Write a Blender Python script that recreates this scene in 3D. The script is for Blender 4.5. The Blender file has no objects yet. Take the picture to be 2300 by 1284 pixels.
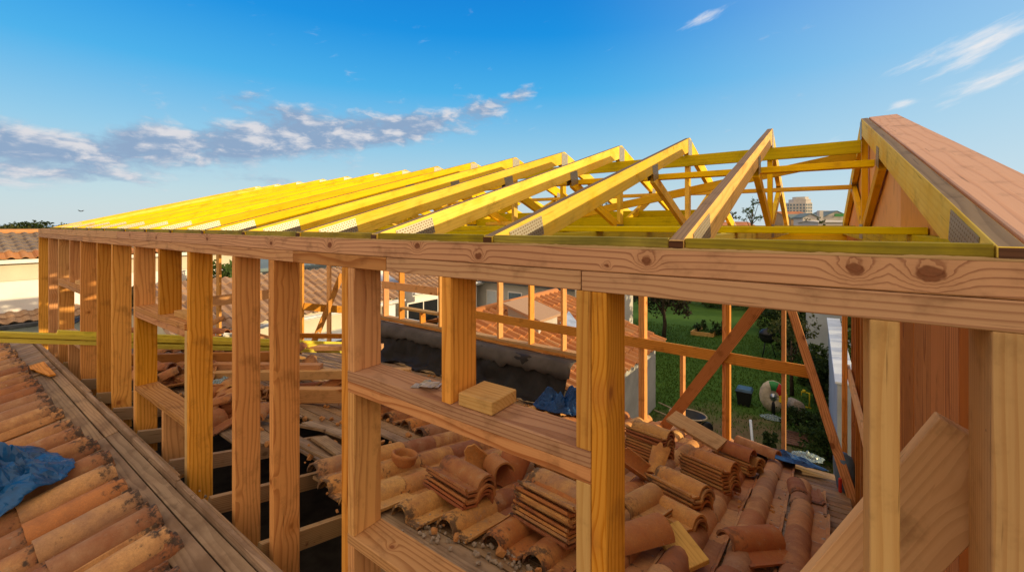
import bpy, bmesh, math, random
import numpy as np
from mathutils import Vector, Matrix, Euler, noise as mnoise
rnd = random.Random(7)
nrs = np.random.RandomState(11)
sc = bpy.context.scene
COL = sc.collection
ZUP = Vector((0, 0, 1))

# ------------------------------------------------------------------ camera frame
YAW = math.radians(35.46)
CAM = Vector((.3, -1.097, 5.0))
RT = Vector((math.cos(YAW), math.sin(YAW), 0))
FW = Vector((-math.sin(YAW), math.cos(YAW), 0))
FPX, CX, HY = 956.0, 1150.0, 505.0

def ray(px, py):
    return RT * ((px - CX) / FPX) + FW + ZUP * ((HY - py) / FPX)
def hit(px, py, n, d):
    n = Vector(n); r = ray(px, py)
    return CAM + r * ((d - n.dot(CAM)) / n.dot(r))
def onX(px, py, x): return hit(px, py, (1, 0, 0), x)
def onY(px, py, y): return hit(px, py, (0, 1, 0), y)
def onZ(px, py, z): return hit(px, py, (0, 0, 1), z)
DS, DZ = .25, 3.30           # rear slope of the old roof: z = DZ - DS*Y
LS, LZ = .21, 3.32           # front slope: z = LZ + LS*Y
def deck(px, py, h=0): return hit(px, py, (0, DS, 1), DZ + h)
def dz(y): return DZ - DS * y
def lz(y): return LZ + LS * y

# ------------------------------------------------------------------ node helpers
class NB:
    def __init__(s, nt): s.nt = nt
    def n(s, t, **k):
        nd = s.nt.nodes.new('ShaderNode' + t)
        for a, b in k.items(): setattr(nd, a, b)
        return nd
    def put(s, sock, v):
        if v is None: return
        if hasattr(v, 'links') or isinstance(v, bpy.types.NodeSocket): s.nt.links.new(v, sock)
        else:
            if sock.type == 'RGBA' and hasattr(v, '__len__') and len(v) == 3: v = tuple(v) + (1,)
            sock.default_value = v
    def m(s, op, a, b=None, c=None, clamp=False):
        nd = s.n('Math', operation=op, use_clamp=clamp)
        s.put(nd.inputs[0], a); s.put(nd.inputs[1], b); s.put(nd.inputs[2], c)
        return nd.outputs[0]
    def vm(s, op, a, b=None):
        nd = s.n('VectorMath', operation=op)
        s.put(nd.inputs[0], a); s.put(nd.inputs[1], b)
        return nd.outputs['Value'] if op in ('LENGTH', 'DOT_PRODUCT', 'DISTANCE') else nd.outputs[0]
    def comb(s, x, y, z):
        nd = s.n('CombineXYZ'); s.put(nd.inputs[0], x); s.put(nd.inputs[1], y); s.put(nd.inputs[2], z); return nd.outputs[0]
    def sep(s, v):
        nd = s.n('SeparateXYZ'); s.put(nd.inputs[0], v); return nd.outputs
    def noise(s, v, scale=1, detail=3, rough=.5, color=False):
        nd = s.n('TexNoise'); s.put(nd.inputs['Vector'], v); s.put(nd.inputs['Scale'], scale)
        s.put(nd.inputs['Detail'], detail); s.put(nd.inputs['Roughness'], rough)
        return nd.outputs['Color'] if color else nd.outputs['Fac']
    def mix(s, f, a, b, mode='MIX'):
        nd = s.n('Mix', data_type='RGBA', blend_type=mode, clamp_factor=True)
        s.put(nd.inputs[0], f); s.put(nd.inputs[6], a); s.put(nd.inputs[7], b); return nd.outputs[2]
    def smooth(s, v, lo, hi, a=0., b=1.):
        nd = s.n('MapRange', interpolation_type='SMOOTHSTEP')
        s.put(nd.inputs[0], v); s.put(nd.inputs[1], lo); s.put(nd.inputs[2], hi); s.put(nd.inputs[3], a); s.put(nd.inputs[4], b)
        return nd.outputs[0]
    def ramp(s, v, stops, interp='LINEAR'):
        nd = s.n('ValToRGB'); cr = nd.color_ramp; cr.interpolation = interp
        while len(cr.elements) < len(stops): cr.elements.new(.5)
        for e, (p, c) in zip(cr.elements, stops): e.position = p; e.color = tuple(c) + (1,)
        s.put(nd.inputs[0], v); return nd.outputs[0]
    def bump(s, h, strength=.3, dist=.002):
        nd = s.n('Bump'); s.put(nd.inputs['Height'], h); s.put(nd.inputs['Strength'], strength); s.put(nd.inputs['Distance'], dist); return nd.outputs[0]

def newmat(name, rough=.7, metal=0., spec=.3):
    m = bpy.data.materials.new(name); m.use_nodes = True
    b = NB(m.node_tree); p = m.node_tree.nodes['Principled BSDF']
    p.inputs['Roughness'].default_value = rough; p.inputs['Metallic'].default_value = metal
    p.inputs['Specular IOR Level'].default_value = spec
    return m, b, p

def wood(name, light, dark, knot, freq=55., weather=0., stain=None, warp=.02, ringmix=.75, rough=.66, kp=.50, kz=1., knots=(), thin=.35):
    m, b, p = newmat(name, rough, 0, .12)
    tc = b.n('TexCoord'); oi = b.n('ObjectInfo'); r = oi.outputs['Random']
    P0 = tc.outputs['Object']
    r2 = b.m('FRACT', b.m('MULTIPLY', r, 17.31)); r3 = b.m('FRACT', b.m('MULTIPLY', r, 71.7))
    sg = b.m('MULTIPLY_ADD', b.m('GREATER_THAN', b.m('FRACT', b.m('MULTIPLY', r, 193.)), .5), 2., -1.)
    off = b.comb(b.m('MULTIPLY', r, 63.), b.m('MULTIPLY', sg, b.m('MULTIPLY_ADD', r2, .10, .045)), b.m('MULTIPLY_ADD', r3, .10, .05))
    P = b.vm('ADD', P0, off)
    wn = b.noise(b.vm('MULTIPLY', P, (1.1, 5., 5.)), 1, 2, .5, True)
    W = b.vm('ADD', P, b.vm('MULTIPLY', b.vm('SUBTRACT', wn, (.5, .5, .5)), (0, warp * 2.4, warp * 2.4)))
    # knots
    SC = (1.7, 6.5, 6.5)
    Q = b.vm('MULTIPLY', b.vm('ADD', P, (0, 3., 5.)), SC)
    vo = b.n('TexVoronoi'); b.put(vo.inputs['Vector'], Q); vo.inputs['Scale'].default_value = 1
    d = b.vm('LENGTH', b.vm('DIVIDE', b.vm('SUBTRACT', Q, vo.outputs['Position']), (SC[0] * 1.25, SC[1], SC[2])))
    vc = b.sep(vo.outputs['Color'])
    on = b.m('GREATER_THAN', vc[0], kp)
    ks = b.m('MULTIPLY_ADD', vc[1], .014 * kz, .006 * kz)
    K = b.m('MULTIPLY', on, b.m('EXPONENT', b.m('MULTIPLY', b.m('POWER', b.m('DIVIDE', d, b.m('MULTIPLY', ks, 2.1)), 2.), -1.)))
    kextra = None; dark_k = None
    for (kx, kz_, kr) in knots:
        dv = b.vm('LENGTH', b.vm('DIVIDE', b.vm('SUBTRACT', b.vm('ADD', P0, b.vm('MULTIPLY', b.vm('SUBTRACT', b.noise(P0, 45, 2, .6, True), (.5, .5, .5)), (.016, 0, .014))), (kx, 0, kz_)), (kr * 1.35, 9., kr)))
        e = b.m('EXPONENT', b.m('MULTIPLY', b.m('POWER', b.m('DIVIDE', dv, 1.9), 2.), -1.)); kk = b.smooth(dv, .82, 1.12, 1., 0.)
        kextra = e if kextra is None else b.m('MAXIMUM', kextra, e); dark_k = kk if dark_k is None else b.m('MAXIMUM', dark_k, kk)
    s = b.sep(W)
    rad = b.m('SQRT', b.m('ADD', b.m('POWER', s[1], 2.), b.m('POWER', s[2], 2.)))
    rc = b.m('ADD', b.m('MULTIPLY', rad, freq * 2.2), b.m('MULTIPLY', K, 1.7))
    if kextra is not None: rc = b.m('ADD', rc, b.m('MULTIPLY', kextra, 3.4))
    fr = b.m('FRACT', rc)
    ring = b.m('MULTIPLY', b.smooth(fr, thin, .9), b.smooth(fr, .93, 1., 1., 0.))
    fine = b.noise(b.vm('MULTIPLY', P, (5., 260., 260.)), 1, 2, .6)
    big = b.noise(b.vm('MULTIPLY', P, (.9, 3., 3.)), 1, 3, .55)
    fac = b.m('ADD', b.m('MULTIPLY', ring, ringmix * .85), b.m('ADD', b.m('MULTIPLY_ADD', big, .75, -.30), b.m('MULTIPLY_ADD', fine, .5, -.25)), clamp=True)
    c = b.mix(fac, light, dark)
    hv = b.n('HueSaturation'); b.put(hv.inputs['Hue'], b.m('MULTIPLY_ADD', r3, .012, .494)); b.put(hv.inputs['Saturation'], b.m('MULTIPLY_ADD', r2, .22, .88)); b.put(hv.inputs['Value'], b.m('MULTIPLY_ADD', r, .36, .80)); b.put(hv.inputs['Color'], c)
    c = hv.outputs[0]
    kd = b.m('MULTIPLY', on, b.smooth(b.m('DIVIDE', d, ks), .75, 1.15, 1., 0.))
    c = b.mix(b.m('MULTIPLY', kd, .85), c, knot)
    if dark_k is not None: c = b.mix(b.m('MULTIPLY', dark_k, .8), b.mix(b.m('MULTIPLY', kextra, .35), c, dark), b.mix(b.noise(P0, 150, 3, .6), tuple(x * .45 for x in knot), tuple(x * 1.5 for x in knot)))
    halo = b.m('MULTIPLY', on, b.smooth(b.m('DIVIDE', d, ks), 1., 2.6, .45, 0.))
    c = b.mix(halo, c, dark)
    # dirt, drag marks
    dn = b.noise(b.vm('MULTIPLY', P0, (6., 9., 9.)), 1, 5, .65)
    c = b.mix(b.smooth(dn, .52, .74, 0., .42 + weather * .4), c, tuple(x * .35 for x in dark))
    ck = b.noise(b.vm('MULTIPLY', P, (3., 90., 90.)), 1, 3, .6)
    c = b.mix(b.smooth(ck, .64, .72, 0., .6), c, tuple(x * .3 for x in dark))
    nv = b.n('TexVoronoi'); b.put(nv.inputs['Vector'], b.vm('ADD', P0, b.comb(b.m('MULTIPLY', r2, 9.), 0, 0))); nv.inputs['Scale'].default_value = 9.
    nh = b.m('MULTIPLY', b.m('GREATER_THAN', b.sep(nv.outputs['Color'])[2], .62), b.smooth(nv.outputs['Distance'], .018, .034, .75, 0.))
    c = b.mix(nh, c, (.035, .018, .012))
    if weather:
        wv = b.noise(b.vm('MULTIPLY', P, (2., 14., 14.)), 1, 5, .65)
        c = b.mix(b.smooth(wv, .35, .7, .15 * weather, weather), c, (.235, .18, .12))
    if stain:
        c = b.mix(b.smooth(b.noise(b.vm('MULTIPLY', P, (3., 6., 6.)), 1, 4, .6), .42, .7, 0., .7), c, stain)
    b.put(p.inputs['Base Color'], c)
    hgt = b.m('ADD', b.m('MULTIPLY', fine, .6), b.m('MULTIPLY', ring, .5))
    b.put(p.inputs['Normal'], b.bump(hgt, .35, .0012))
    return m

M = {}
M['pink'] = wood('douglas fir', (.60, .31, .135), (.32, .120, .042), (.13, .036, .016), freq=30, kp=.34, kz=1.4, warp=.026, ringmix=.8, thin=.5)
PKN = [(wk + 2.131, zk - 4.906, rk * 1.12) for wk, zk, rk in ((.365, 4.912, .0115), (.475, 4.909, .0135), (-.055, 4.907, .0095), (-.165, 4.889, .004), (-.62, 4.896, .0095), (-.92, 4.921, .010), (-1.50, 4.908, .011), (-2.05, 4.903, .010), (-2.9, 4.91, .010), (-3.9, 4.90, .011), (-4.6, 4.912, .010))]
M['rake'] = wood('broad raking plate', (.70, .43, .27), (.54, .29, .165), (.20, .07, .03), freq=13, kp=.28, kz=1.3, warp=.04, ringmix=.5, thin=.6)
M['plate'] = wood('knotty douglas plate', (.60, .30, .125), (.27, .098, .034), (.17, .050, .020), freq=30, kp=.55, kz=.9, warp=.026, ringmix=.85, knots=PKN, thin=.6)
M['orange'] = wood('spruce stud', (.76, .365, .098), (.46, .160, .034), (.16, .045, .015), freq=28, kp=.42, kz=1.4, warp=.03, ringmix=.7, thin=.45)
M['pale'] = wood('pale pine', (.68, .42, .17), (.50, .25, .08), (.16, .055, .025), freq=36, kp=.5, kz=1.2, ringmix=.5)
M['yellow'] = wood('yellow treated pine', (.88, .57, .010), (.70, .41, .007), (.36, .11, .010), freq=26, ringmix=.4, kp=.30, kz=1.6, stain=(.82, .46, .010))
M['block'] = wood('yellow green treated blocking', (.42, .33, .035), (.25, .18, .022), (.09, .05, .015), weather=.15, stain=(.13, .12, .025))
M['batten'] = wood('lemon battens', (.66, .53, .018), (.46, .35, .015), (.18, .10, .015), freq=26, ringmix=.5)
M['panel'] = wood('orange panel board', (.56, .215, .040), (.24, .066, .012), (.12, .035, .012), freq=46, kp=.6, ringmix=.8)
M['panelglow'] = wood('bounce brightened gable board', (.88, .46, .13), (.74, .32, .07), (.30, .10, .03), freq=26, kp=.6, ringmix=.4)  # warm light bounced onto the upper gable boards is put into this colour
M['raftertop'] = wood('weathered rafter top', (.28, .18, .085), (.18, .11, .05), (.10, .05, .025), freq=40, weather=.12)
M['old'] = wood('old roof timber', (.42, .26, .125), (.25, .13, .06), (.08, .04, .02), weather=.3)
M['deckwood'] = wood('weathered roof boards', (.44, .285, .155), (.25, .145, .075), (.06, .035, .02), weather=.32, stain=(.17, .10, .055), freq=30)
M['endgrain'] = wood('dark cut end', (.13, .055, .025), (.07, .03, .015), (.04, .02, .01), freq=60)

def clay(name, cols, lichen=.5, rough=.8):
    m, b, p = newmat(name, rough)
    tc = b.n('TexCoord'); oi = b.n('ObjectInfo'); at = b.n('Attribute', attribute_name='tint'); av = b.n('Attribute', attribute_name='along')
    t = b.m('FRACT', b.m('ADD', at.outputs['Fac'], b.m('MULTIPLY', oi.outputs['Random'], 7.3)))
    P = b.vm('ADD', tc.outputs['Object'], b.comb(b.m('MULTIPLY', t, 31.), b.m('MULTIPLY', t, 17.), 0))
    n1 = b.noise(P, 9, 4, .6); n2 = b.noise(P, 55, 4, .65); n3 = b.noise(P, 22, 5, .7)
    k = len(cols)
    c = b.ramp(b.m('ADD', t, b.m('MULTIPLY_ADD', n1, .4, -.2), clamp=True), [(i / (k - 1), cc) for i, cc in enumerate(cols)])
    c = b.mix(b.smooth(n2, .35, .75, 0., .35), c, (.30, .15, .075))
    c = b.mix(b.smooth(b.noise(P, 160, 3, .6), .3, .7, 0., .45), c, b.mix(.5, c, (.14, .07, .04)))
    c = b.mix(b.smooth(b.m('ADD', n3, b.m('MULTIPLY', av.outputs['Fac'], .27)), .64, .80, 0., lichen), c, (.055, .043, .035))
    c = b.mix(b.smooth(b.noise(P, 34, 3, .6), .68, .75, 0., .5), c, (.46, .40, .30))
    c = b.mix(b.smooth(n1, .62, .72, 0., .35), c, (.36, .27, .18))
    b.put(p.inputs['Base Color'], c)
    b.put(p.inputs['Normal'], b.bump(b.m('ADD', n2, b.m('MULTIPLY', n3, .8)), .5, .004))
    return m
M['clay'] = clay('fired clay tile', [(.52, .19, .05), (.70, .36, .10), (.38, .14, .05), (.76, .43, .13), (.46, .24, .11), (.30, .095, .035), (.66, .27, .06)], .8)
M['clayroof'] = clay('weathered clay tile', [(.48, .19, .07), (.60, .30, .115), (.36, .15, .065), (.66, .36, .14), (.42, .23, .12), (.30, .11, .045), (.56, .22, .07)], .9)
M['clayd'] = clay('dark red clay tile', [(.42, .13, .042), (.58, .27, .08), (.34, .10, .04), (.62, .35, .11)], .5)
M['clayf'] = clay('orange neighbour tile', [(.55, .21, .06), (.62, .27, .085), (.46, .165, .05), (.58, .30, .12)], .35)  # orange clay tones for the outbuilding and the far left house
M['straw'] = wood('straw yellow pine', (.72, .46, .10), (.52, .27, .05), (.16, .055, .025), freq=36, kp=.5, ringmix=.5)
M['claygrey'] = clay('grey brown tile', [(.20, .17, .14), (.25, .21, .17), (.17, .145, .12), (.22, .18, .15)], .6)
M['claydull'] = clay('dull neighbour tile', [(.40, .25, .15), (.47, .31, .2), (.33, .2, .12), (.42, .28, .18)], .75)

def plain(name, col, rough=.7, metal=0., nscale=8., var=.25, spec=.3, bumpd=0.):
    m, b, p = newmat(name, rough, metal, spec)
    tc = b.n('TexCoord'); oi = b.n('ObjectInfo')
    P = b.vm('ADD', tc.outputs['Object'], b.comb(b.m('MULTIPLY', oi.outputs['Random'], 40.), 0, 0))
    n = b.noise(P, nscale, 5, .6)
    c = b.mix(b.smooth(n, .3, .75), tuple(x * (1 + var) for x in col), tuple(x * (1 - var) for x in col))
    b.put(p.inputs['Base Color'], c)
    if bumpd: b.put(p.inputs['Normal'], b.bump(b.noise(P, nscale * 3, 5, .6), .6, bumpd))
    return m
M['cream'] = plain('cream render', (.62, .55, .43), .9, nscale=1.5, var=.08)
M['white'] = plain('white render', (.80, .78, .74), .85, nscale=1.2, var=.07)
M['greywall'] = plain('grey render', (.42, .41, .37), .9, nscale=2.5, var=.14, bumpd=.004)
M['housegrey'] = plain('pale grey render', (.50, .48, .44), .9, nscale=1, var=.06)
M['bluewhite'] = plain('bluish white paint', (.62, .68, .74), .7, nscale=2, var=.1)
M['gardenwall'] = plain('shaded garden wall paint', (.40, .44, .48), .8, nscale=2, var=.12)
M['gutter'] = plain('dark gutter', (.07, .075, .085), .5)
M['zinc'] = plain('zinc flashing', (.55, .58, .6), .45, .5, nscale=5, var=.2)
M['glassdark'] = plain('dark window glass', (.012, .014, .018), .12, spec=.6)
M['glassblue'] = plain('blue grey window glass', (.10, .16, .22), .15, spec=.6)
M['membrane'] = plain('black roofing membrane', (.016, .0145, .014), .55, nscale=5, var=.4, spec=.22, bumpd=.012)
M['felt'] = plain('grey bitumen felt', (.080, .072, .066), .8, nscale=3, var=.25, bumpd=.003)
M['tarp'] = plain('blue tarpaulin', (.003, .070, .205), .32, nscale=7, var=.4, spec=.4, bumpd=.004)
M['navy'] = plain('navy tarpaulin', (.005, .045, .16), .5, nscale=6, var=.4, bumpd=.004)
M['steel'] = plain('galvanised steel', (.50, .51, .52), .35, .85, nscale=30, var=.3)
M['black'] = plain('black plastic', (.012, .012, .014), .45, spec=.4)
M['bluelid'] = plain('slate blue plastic', (.045, .10, .16), .5)
M['bluebarrel'] = plain('blue plastic drum', (.10, .17, .25), .6)
M['red'] = plain('red plastic', (.45, .03, .02), .5)
M['lime'] = plain('lime green plastic', (.06, .62, .16), .45)
M['yell'] = plain('yellow plastic', (.70, .52, .02), .45)
M['green'] = plain('green paint', (.03, .22, .06), .5)
M['creamplastic'] = plain('cream plastic', (.55, .48, .36), .6)
M['stone'] = plain('pale mortar rubble', (.30, .24, .18), .95, nscale=25, var=.4, bumpd=.003)
M['mortar'] = plain('mortar bed', (.33, .27, .22), .95, nscale=25, var=.45, bumpd=.006)
M['rope'] = plain('beige rope', (.42, .34, .24), .9)
M['bark'] = plain('bark', (.06, .04, .025), .95, nscale=14, var=.4, bumpd=.02)
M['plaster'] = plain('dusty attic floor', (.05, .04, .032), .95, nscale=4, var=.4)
M['housewall'] = plain('old house render', (.48, .42, .34), .9, nscale=1.5, var=.12)
M['bagcol'] = plain('dusty white sack', (.62, .55, .42), .8, nscale=14, var=.25, bumpd=.006)
M['roofgrey'] = plain('blue grey town roof', (.16, .21, .22), .8, nscale=.3, var=.2)
M['town'] = plain('pale town wall', (.56, .52, .48), .9, nscale=.2, var=.12)
M['townbrick'] = plain('ochre town wall', (.42, .27, .15), .9, nscale=.3, var=.2)
M['townred'] = plain('red town roof', (.40, .16, .07), .9, nscale=.4, var=.25)
M['bird'] = plain('dark bird', (.03, .03, .03), .8)
M['soilrug'] = plain('brown weathered slats', (.16, .08, .05), .85, nscale=12, var=.4)

def plasticmat():
    m, b, p = newmat('clear crumpled plastic', .22, 0, .5)
    p.inputs['Base Color'].default_value = (.35, .46, .48, 1)
    tr = b.n('BsdfTransparent'); mx = b.n('MixShader'); mx.inputs[0].default_value = .38
    b.nt.links.new(tr.outputs[0], mx.inputs[1]); b.nt.links.new(p.outputs[0], mx.inputs[2])
    b.nt.links.new(mx.outputs[0], b.nt.nodes['Material Output'].inputs[0]); return m
M['plastic'] = plasticmat()

def nailplate():
    m, b, p = newmat('punched nail plate', .45, .75)
    tc = b.n('TexCoord'); s = b.sep(tc.outputs['Object'])
    # staggered slots
    row = b.m('DIVIDE', s[2], .0115); ri = b.m('FLOOR', row); rf = b.m('SUBTRACT', b.m('FRACT', row), .5)
    cx = b.m('ADD', b.m('DIVIDE', s[0], .016), b.m('MULTIPLY', b.m('MODULO', ri, 2.), .5)); cf = b.m('SUBTRACT', b.m('FRACT', cx), .5)
    d = b.m('ADD', b.m('POWER', b.m('MULTIPLY', rf, 1.25), 2.), b.m('POWER', b.m('MULTIPLY', cf, 1.1), 2.))
    hole = b.smooth(d, .06, .11, 1., 0.)
    n = b.noise(tc.outputs['Object'], 40, 4, .6)
    c = b.mix(n, (.25, .235, .20), (.42, .39, .32))
    c = b.mix(b.m('MULTIPLY', hole, .75), c, (.16, .10, .02))
    b.put(p.inputs['Base Color'], c); b.put(p.inputs['Normal'], b.bump(hole, .8, -.002)); return m
M['nail'] = nailplate()

def foliage(name, a, bcol):
    m, b, p = newmat(name, .75, 0, .2)
    at = b.n('Attribute', attribute_name='tint'); tc = b.n('TexCoord')
    n = b.noise(tc.outputs['Object'], 1.3, 3, .6)
    f = b.m('ADD', b.m('MULTIPLY', at.outputs['Fac'], .6), b.m('MULTIPLY_ADD', n, 1.1, -.35), clamp=True)
    c = b.mix(f, a, bcol)
    b.put(p.inputs['Base Color'], c)
    tl = b.n('BsdfTranslucent'); b.put(tl.inputs[0], b.mix(.4, c, (.16, .2, .02)))
    mx = b.n('MixShader'); mx.inputs[0].default_value = .25
    b.nt.links.new(p.outputs[0], mx.inputs[1]); b.nt.links.new(tl.outputs[0], mx.inputs[2])
    b.nt.links.new(mx.outputs[0], b.nt.nodes['Material Output'].inputs[0]); return m
M['leafdark'] = foliage('dark leaves', (.012, .026, .008), (.045, .075, .018))
M['leafmid'] = foliage('mid leaves', (.022, .05, .012), (.075, .12, .025))
M['leafolive'] = foliage('olive leaves', (.045, .055, .016), (.12, .13, .04))
M['leafpurple'] = foliage('dark purple leaves', (.022, .018, .014), (.06, .045, .03))
M['grass'] = foliage('lawn grass', (.032, .085, .010), (.095, .17, .022))

# ------------------------------------------------------------------ object helpers
def tag(o, label, cat, group=None, kind=None):
    if label: o['label'] = label
    if cat: o['category'] = cat
    if group: o['group'] = group
    if kind: o['kind'] = kind
    elif cat: o['kind'] = 'thing'
    return o
def thing(name, label, cat, loc=(0, 0, 0), group=None):
    o = bpy.data.objects.new(name, None); COL.objects.link(o); o.location = loc; o.empty_display_size = .2
    return tag(o, label, cat, group)
def world_m(o):
    mm = o.matrix_basis.copy(); p = o.parent
    while p: mm = p.matrix_basis @ mm; p = p.parent
    return mm
def link(name, me, mat, parent=None, mw=None):
    o = bpy.data.objects.new(name, me); COL.objects.link(o)
    if mat is not None and not me.materials: me.materials.append(mat)
    mw = mw or Matrix.Identity(4)
    if parent:
        o.parent = parent; o.matrix_basis = world_m(parent).inverted() @ mw
    else: o.matrix_basis = mw
    return o
def mesh_from(name, v, f, smooth=False, attrs=None):
    me = bpy.data.meshes.new(name); me.from_pydata([tuple(x) for x in v], [], f); me.update()
    if smooth: me.polygons.foreach_set('use_smooth', [True] * len(me.polygons))
    for an, vals in (attrs or {}).items():
        a = me.attributes.new(an, 'FLOAT', 'POINT'); a.data.foreach_set('value', list(vals))
    return me
def fast_mesh(name, verts, quads, tint=None):
    me = bpy.data.meshes.new(name); nv, nq = len(verts), len(quads); k = quads.shape[1]
    me.vertices.add(nv); me.vertices.foreach_set('co', verts.astype(np.float32).ravel())
    me.loops.add(nq * k); me.loops.foreach_set('vertex_index', quads.astype(np.int32).ravel())
    me.polygons.add(nq); me.polygons.foreach_set('loop_start', np.arange(nq, dtype=np.int32) * k)
    me.update(calc_edges=True)
    if tint is not None:
        a = me.attributes.new('tint', 'FLOAT', 'POINT'); a.data.foreach_set('value', tint.astype(np.float32))
    return me
def frame(origin, xdir, zhint):
    x = Vector(xdir).normalized(); y = Vector(zhint).cross(x)
    if y.length < 1e-5: y = Vector((0, 1, 0)).cross(x)
    y.normalize(); z = x.cross(y)
    m = Matrix((x, y, z)).transposed().to_4x4(); m.translation = Vector(origin); return m
def box_mesh(lx, ly, lz_, bev=.002):
    bm = bmesh.new(); bmesh.ops.create_cube(bm, size=1)
    for v in bm.verts: v.co = Vector((v.co.x * lx, v.co.y * ly, v.co.z * lz_))
    if bev: bmesh.ops.bevel(bm, geom=bm.edges[:], offset=min(bev, .3 * min(lx, ly, lz_)), segments=1, affect='EDGES')
    me = bpy.data.meshes.new('board'); bm.to_mesh(me); bm.free(); return me
def board(name, parent, p0, p1, wz, ty, mat, up=ZUP, bev=.002):
    """timber from p0 to p1 (centre line); wz is its size towards up, ty across"""
    p0, p1 = Vector(p0), Vector(p1)
    return link(name, box_mesh((p1 - p0).length, ty, wz, bev), M[mat] if isinstance(mat, str) else mat, parent, frame((p0 + p1) / 2, p1 - p0, up))
def box(name, parent, lo, hi, mat, bev=.002, along=0):
    lo, hi = Vector(lo), Vector(hi); c = (lo + hi) / 2; d = hi - lo
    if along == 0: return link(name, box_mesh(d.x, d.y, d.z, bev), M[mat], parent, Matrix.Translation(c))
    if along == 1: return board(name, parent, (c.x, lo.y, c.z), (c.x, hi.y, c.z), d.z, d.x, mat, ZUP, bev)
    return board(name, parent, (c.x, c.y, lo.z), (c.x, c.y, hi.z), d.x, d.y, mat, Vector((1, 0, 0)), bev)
def prism(name, parent, pts, ext, xdir, mat, bev=.0015, topmat=None):
    """polygon (world points) extruded by ext, grain along xdir"""
    pts = [Vector(p) for p in pts]; ext = Vector(ext); c = sum(pts, Vector()) / len(pts) + ext / 2
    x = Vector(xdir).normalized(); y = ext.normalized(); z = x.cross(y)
    mw = Matrix((x, y, z)).transposed().to_4x4(); mw.translation = c; inv = mw.inverted()
    n = len(pts); bm = bmesh.new()
    a = [bm.verts.new(inv @ p) for p in pts]; b_ = [bm.verts.new(inv @ (p + ext)) for p in pts]
    bm.faces.new(a); bm.faces.new(b_[::-1])
    for i in range(n): bm.faces.new((a[i], b_[i], b_[(i + 1) % n], a[(i + 1) % n]))
    bmesh.ops.recalc_face_normals(bm, faces=bm.faces[:])
    if bev: bmesh.ops.bevel(bm, geom=bm.edges[:], offset=bev, segments=1, affect='EDGES')
    me = bpy.data.meshes.new(name)
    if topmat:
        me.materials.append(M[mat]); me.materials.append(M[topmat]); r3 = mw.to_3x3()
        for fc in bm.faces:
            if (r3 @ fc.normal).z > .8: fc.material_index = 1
    bm.to_mesh(me); bm.free()
    return link(name, me, M[mat], parent, mw)
def tube(name, parent, pts, r, mat, seg=8, smooth=True, radii=None):
    pts = [Vector(p) for p in pts]; v = []; f = []
    for i, p in enumerate(pts):
        d = (pts[min(i + 1, len(pts) - 1)] - pts[max(i - 1, 0)]).normalized()
        a = d.orthogonal().normalized() if abs(d.z) > .95 else d.cross(ZUP).normalized(); b_ = d.cross(a)
        rr = radii[i] if radii else r
        for k in range(seg):
            t = 2 * math.pi * k / seg; v.append(p + a * rr * math.cos(t) + b_ * rr * math.sin(t))
    for i in range(len(pts) - 1):
        for k in range(seg): f.append((i * seg + k, i * seg + (k + 1) % seg, (i + 1) * seg + (k + 1) % seg, (i + 1) * seg + k))
    f.append(tuple(range(seg))[::-1]); f.append(tuple(range((len(pts) - 1) * seg, len(pts) * seg)))
    return link(name, mesh_from(name, v, f, smooth), M[mat], parent)
def lathe(name, parent, prof, loc, mat, seg=24, tilt=(0, 0, 0), cap=True):
    v = []; f = []
    for (r, z) in prof:
        for k in range(seg): t = 2 * math.pi * k / seg; v.append((r * math.cos(t), r * math.sin(t), z))
    for i in range(len(prof) - 1):
        for k in range(seg): f.append((i * seg + k, i * seg + (k + 1) % seg, (i + 1) * seg + (k + 1) % seg, (i + 1) * seg + k))
    if cap: f.append(tuple(range(seg))[::-1])
    mw = Matrix.Translation(Vector(loc)) @ Euler(tilt).to_matrix().to_4x4()
    return link(name, mesh_from(name, v, f, True), M[mat], parent, mw)
def fbm(x, y, z=0., o=4):
    return mnoise.fractal(Vector((x, y, z)), 1.0, 2.0, o)
def ordinal(i): return ['first', 'second', 'third', 'fourth', 'fifth', 'sixth', 'seventh', 'eighth', 'ninth', 'tenth', 'eleventh', 'twelfth', 'thirteenth', 'fourteenth', 'fifteenth'][i]
#__PART2__

SKYS = .12
CS = 1 / SKYS
SKYP = (1.0, 1.0)
SKYG, SKYMIX = 2.2, .96
SKYRAMP = [(0, (.62, .70, .72)), (4, (.50, .68, .76)), (10, (.28, .58, .80)), (17, (.06, .43, .82)), (24, (.002, .285, .76)), (32, (.0, .19, .66)), (90, (.01, .12, .40))]
FILL_BACK = (1.26, .95, .66)
FILL_OVER = (1.12, .92, .68)
CLOUDS_L = [(-32, 9.2, 22, 2.6, .17, 1.25), (-14, 12.3, 8, 2.0, .10, .55), (-4.5, 15.6, 4.0, 1.6, .12, .72), (1.3, 17.3, 2.4, 1.4, .1, .45), (-30, 13.0, 6, 1.8, -.05, .55), (-52, 7.6, 8, 2.6, -.2, .5), (-29, 5.1, 5, .7, 0, .6), (-46, 4.6, 6, .7, 0, .35)]
CLOUDS_R = [(48, 16.2, 7, 1.7, .30, .85), (49, 12.9, 6, 1.2, .28, .95), (38.5, 9.0, .01, .01, 0, 0), (42.5, 11.8, 1.2, .5, .1, .8), (24.7, 24.1, 3.2, .9, .3, .72), (33, 8.6, 6, .6, .03, .5), (-23, 21, 5, 1.5, -.1, .4)]

# ================================================================== FRONT WALL FRAME
ZT, ZM, ZB = 4.941, 4.871, 4.814          # plate top / joint / underside
D = .145
XL, XR = -9.36, .755
fw = thing('timber_wall_frame', 'long pinkish stud wall with double top plate, standing nearest along the old ridge board', 'stud wall', (-4, 0, 3.1), 'timber stud walls of the new storey')
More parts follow.
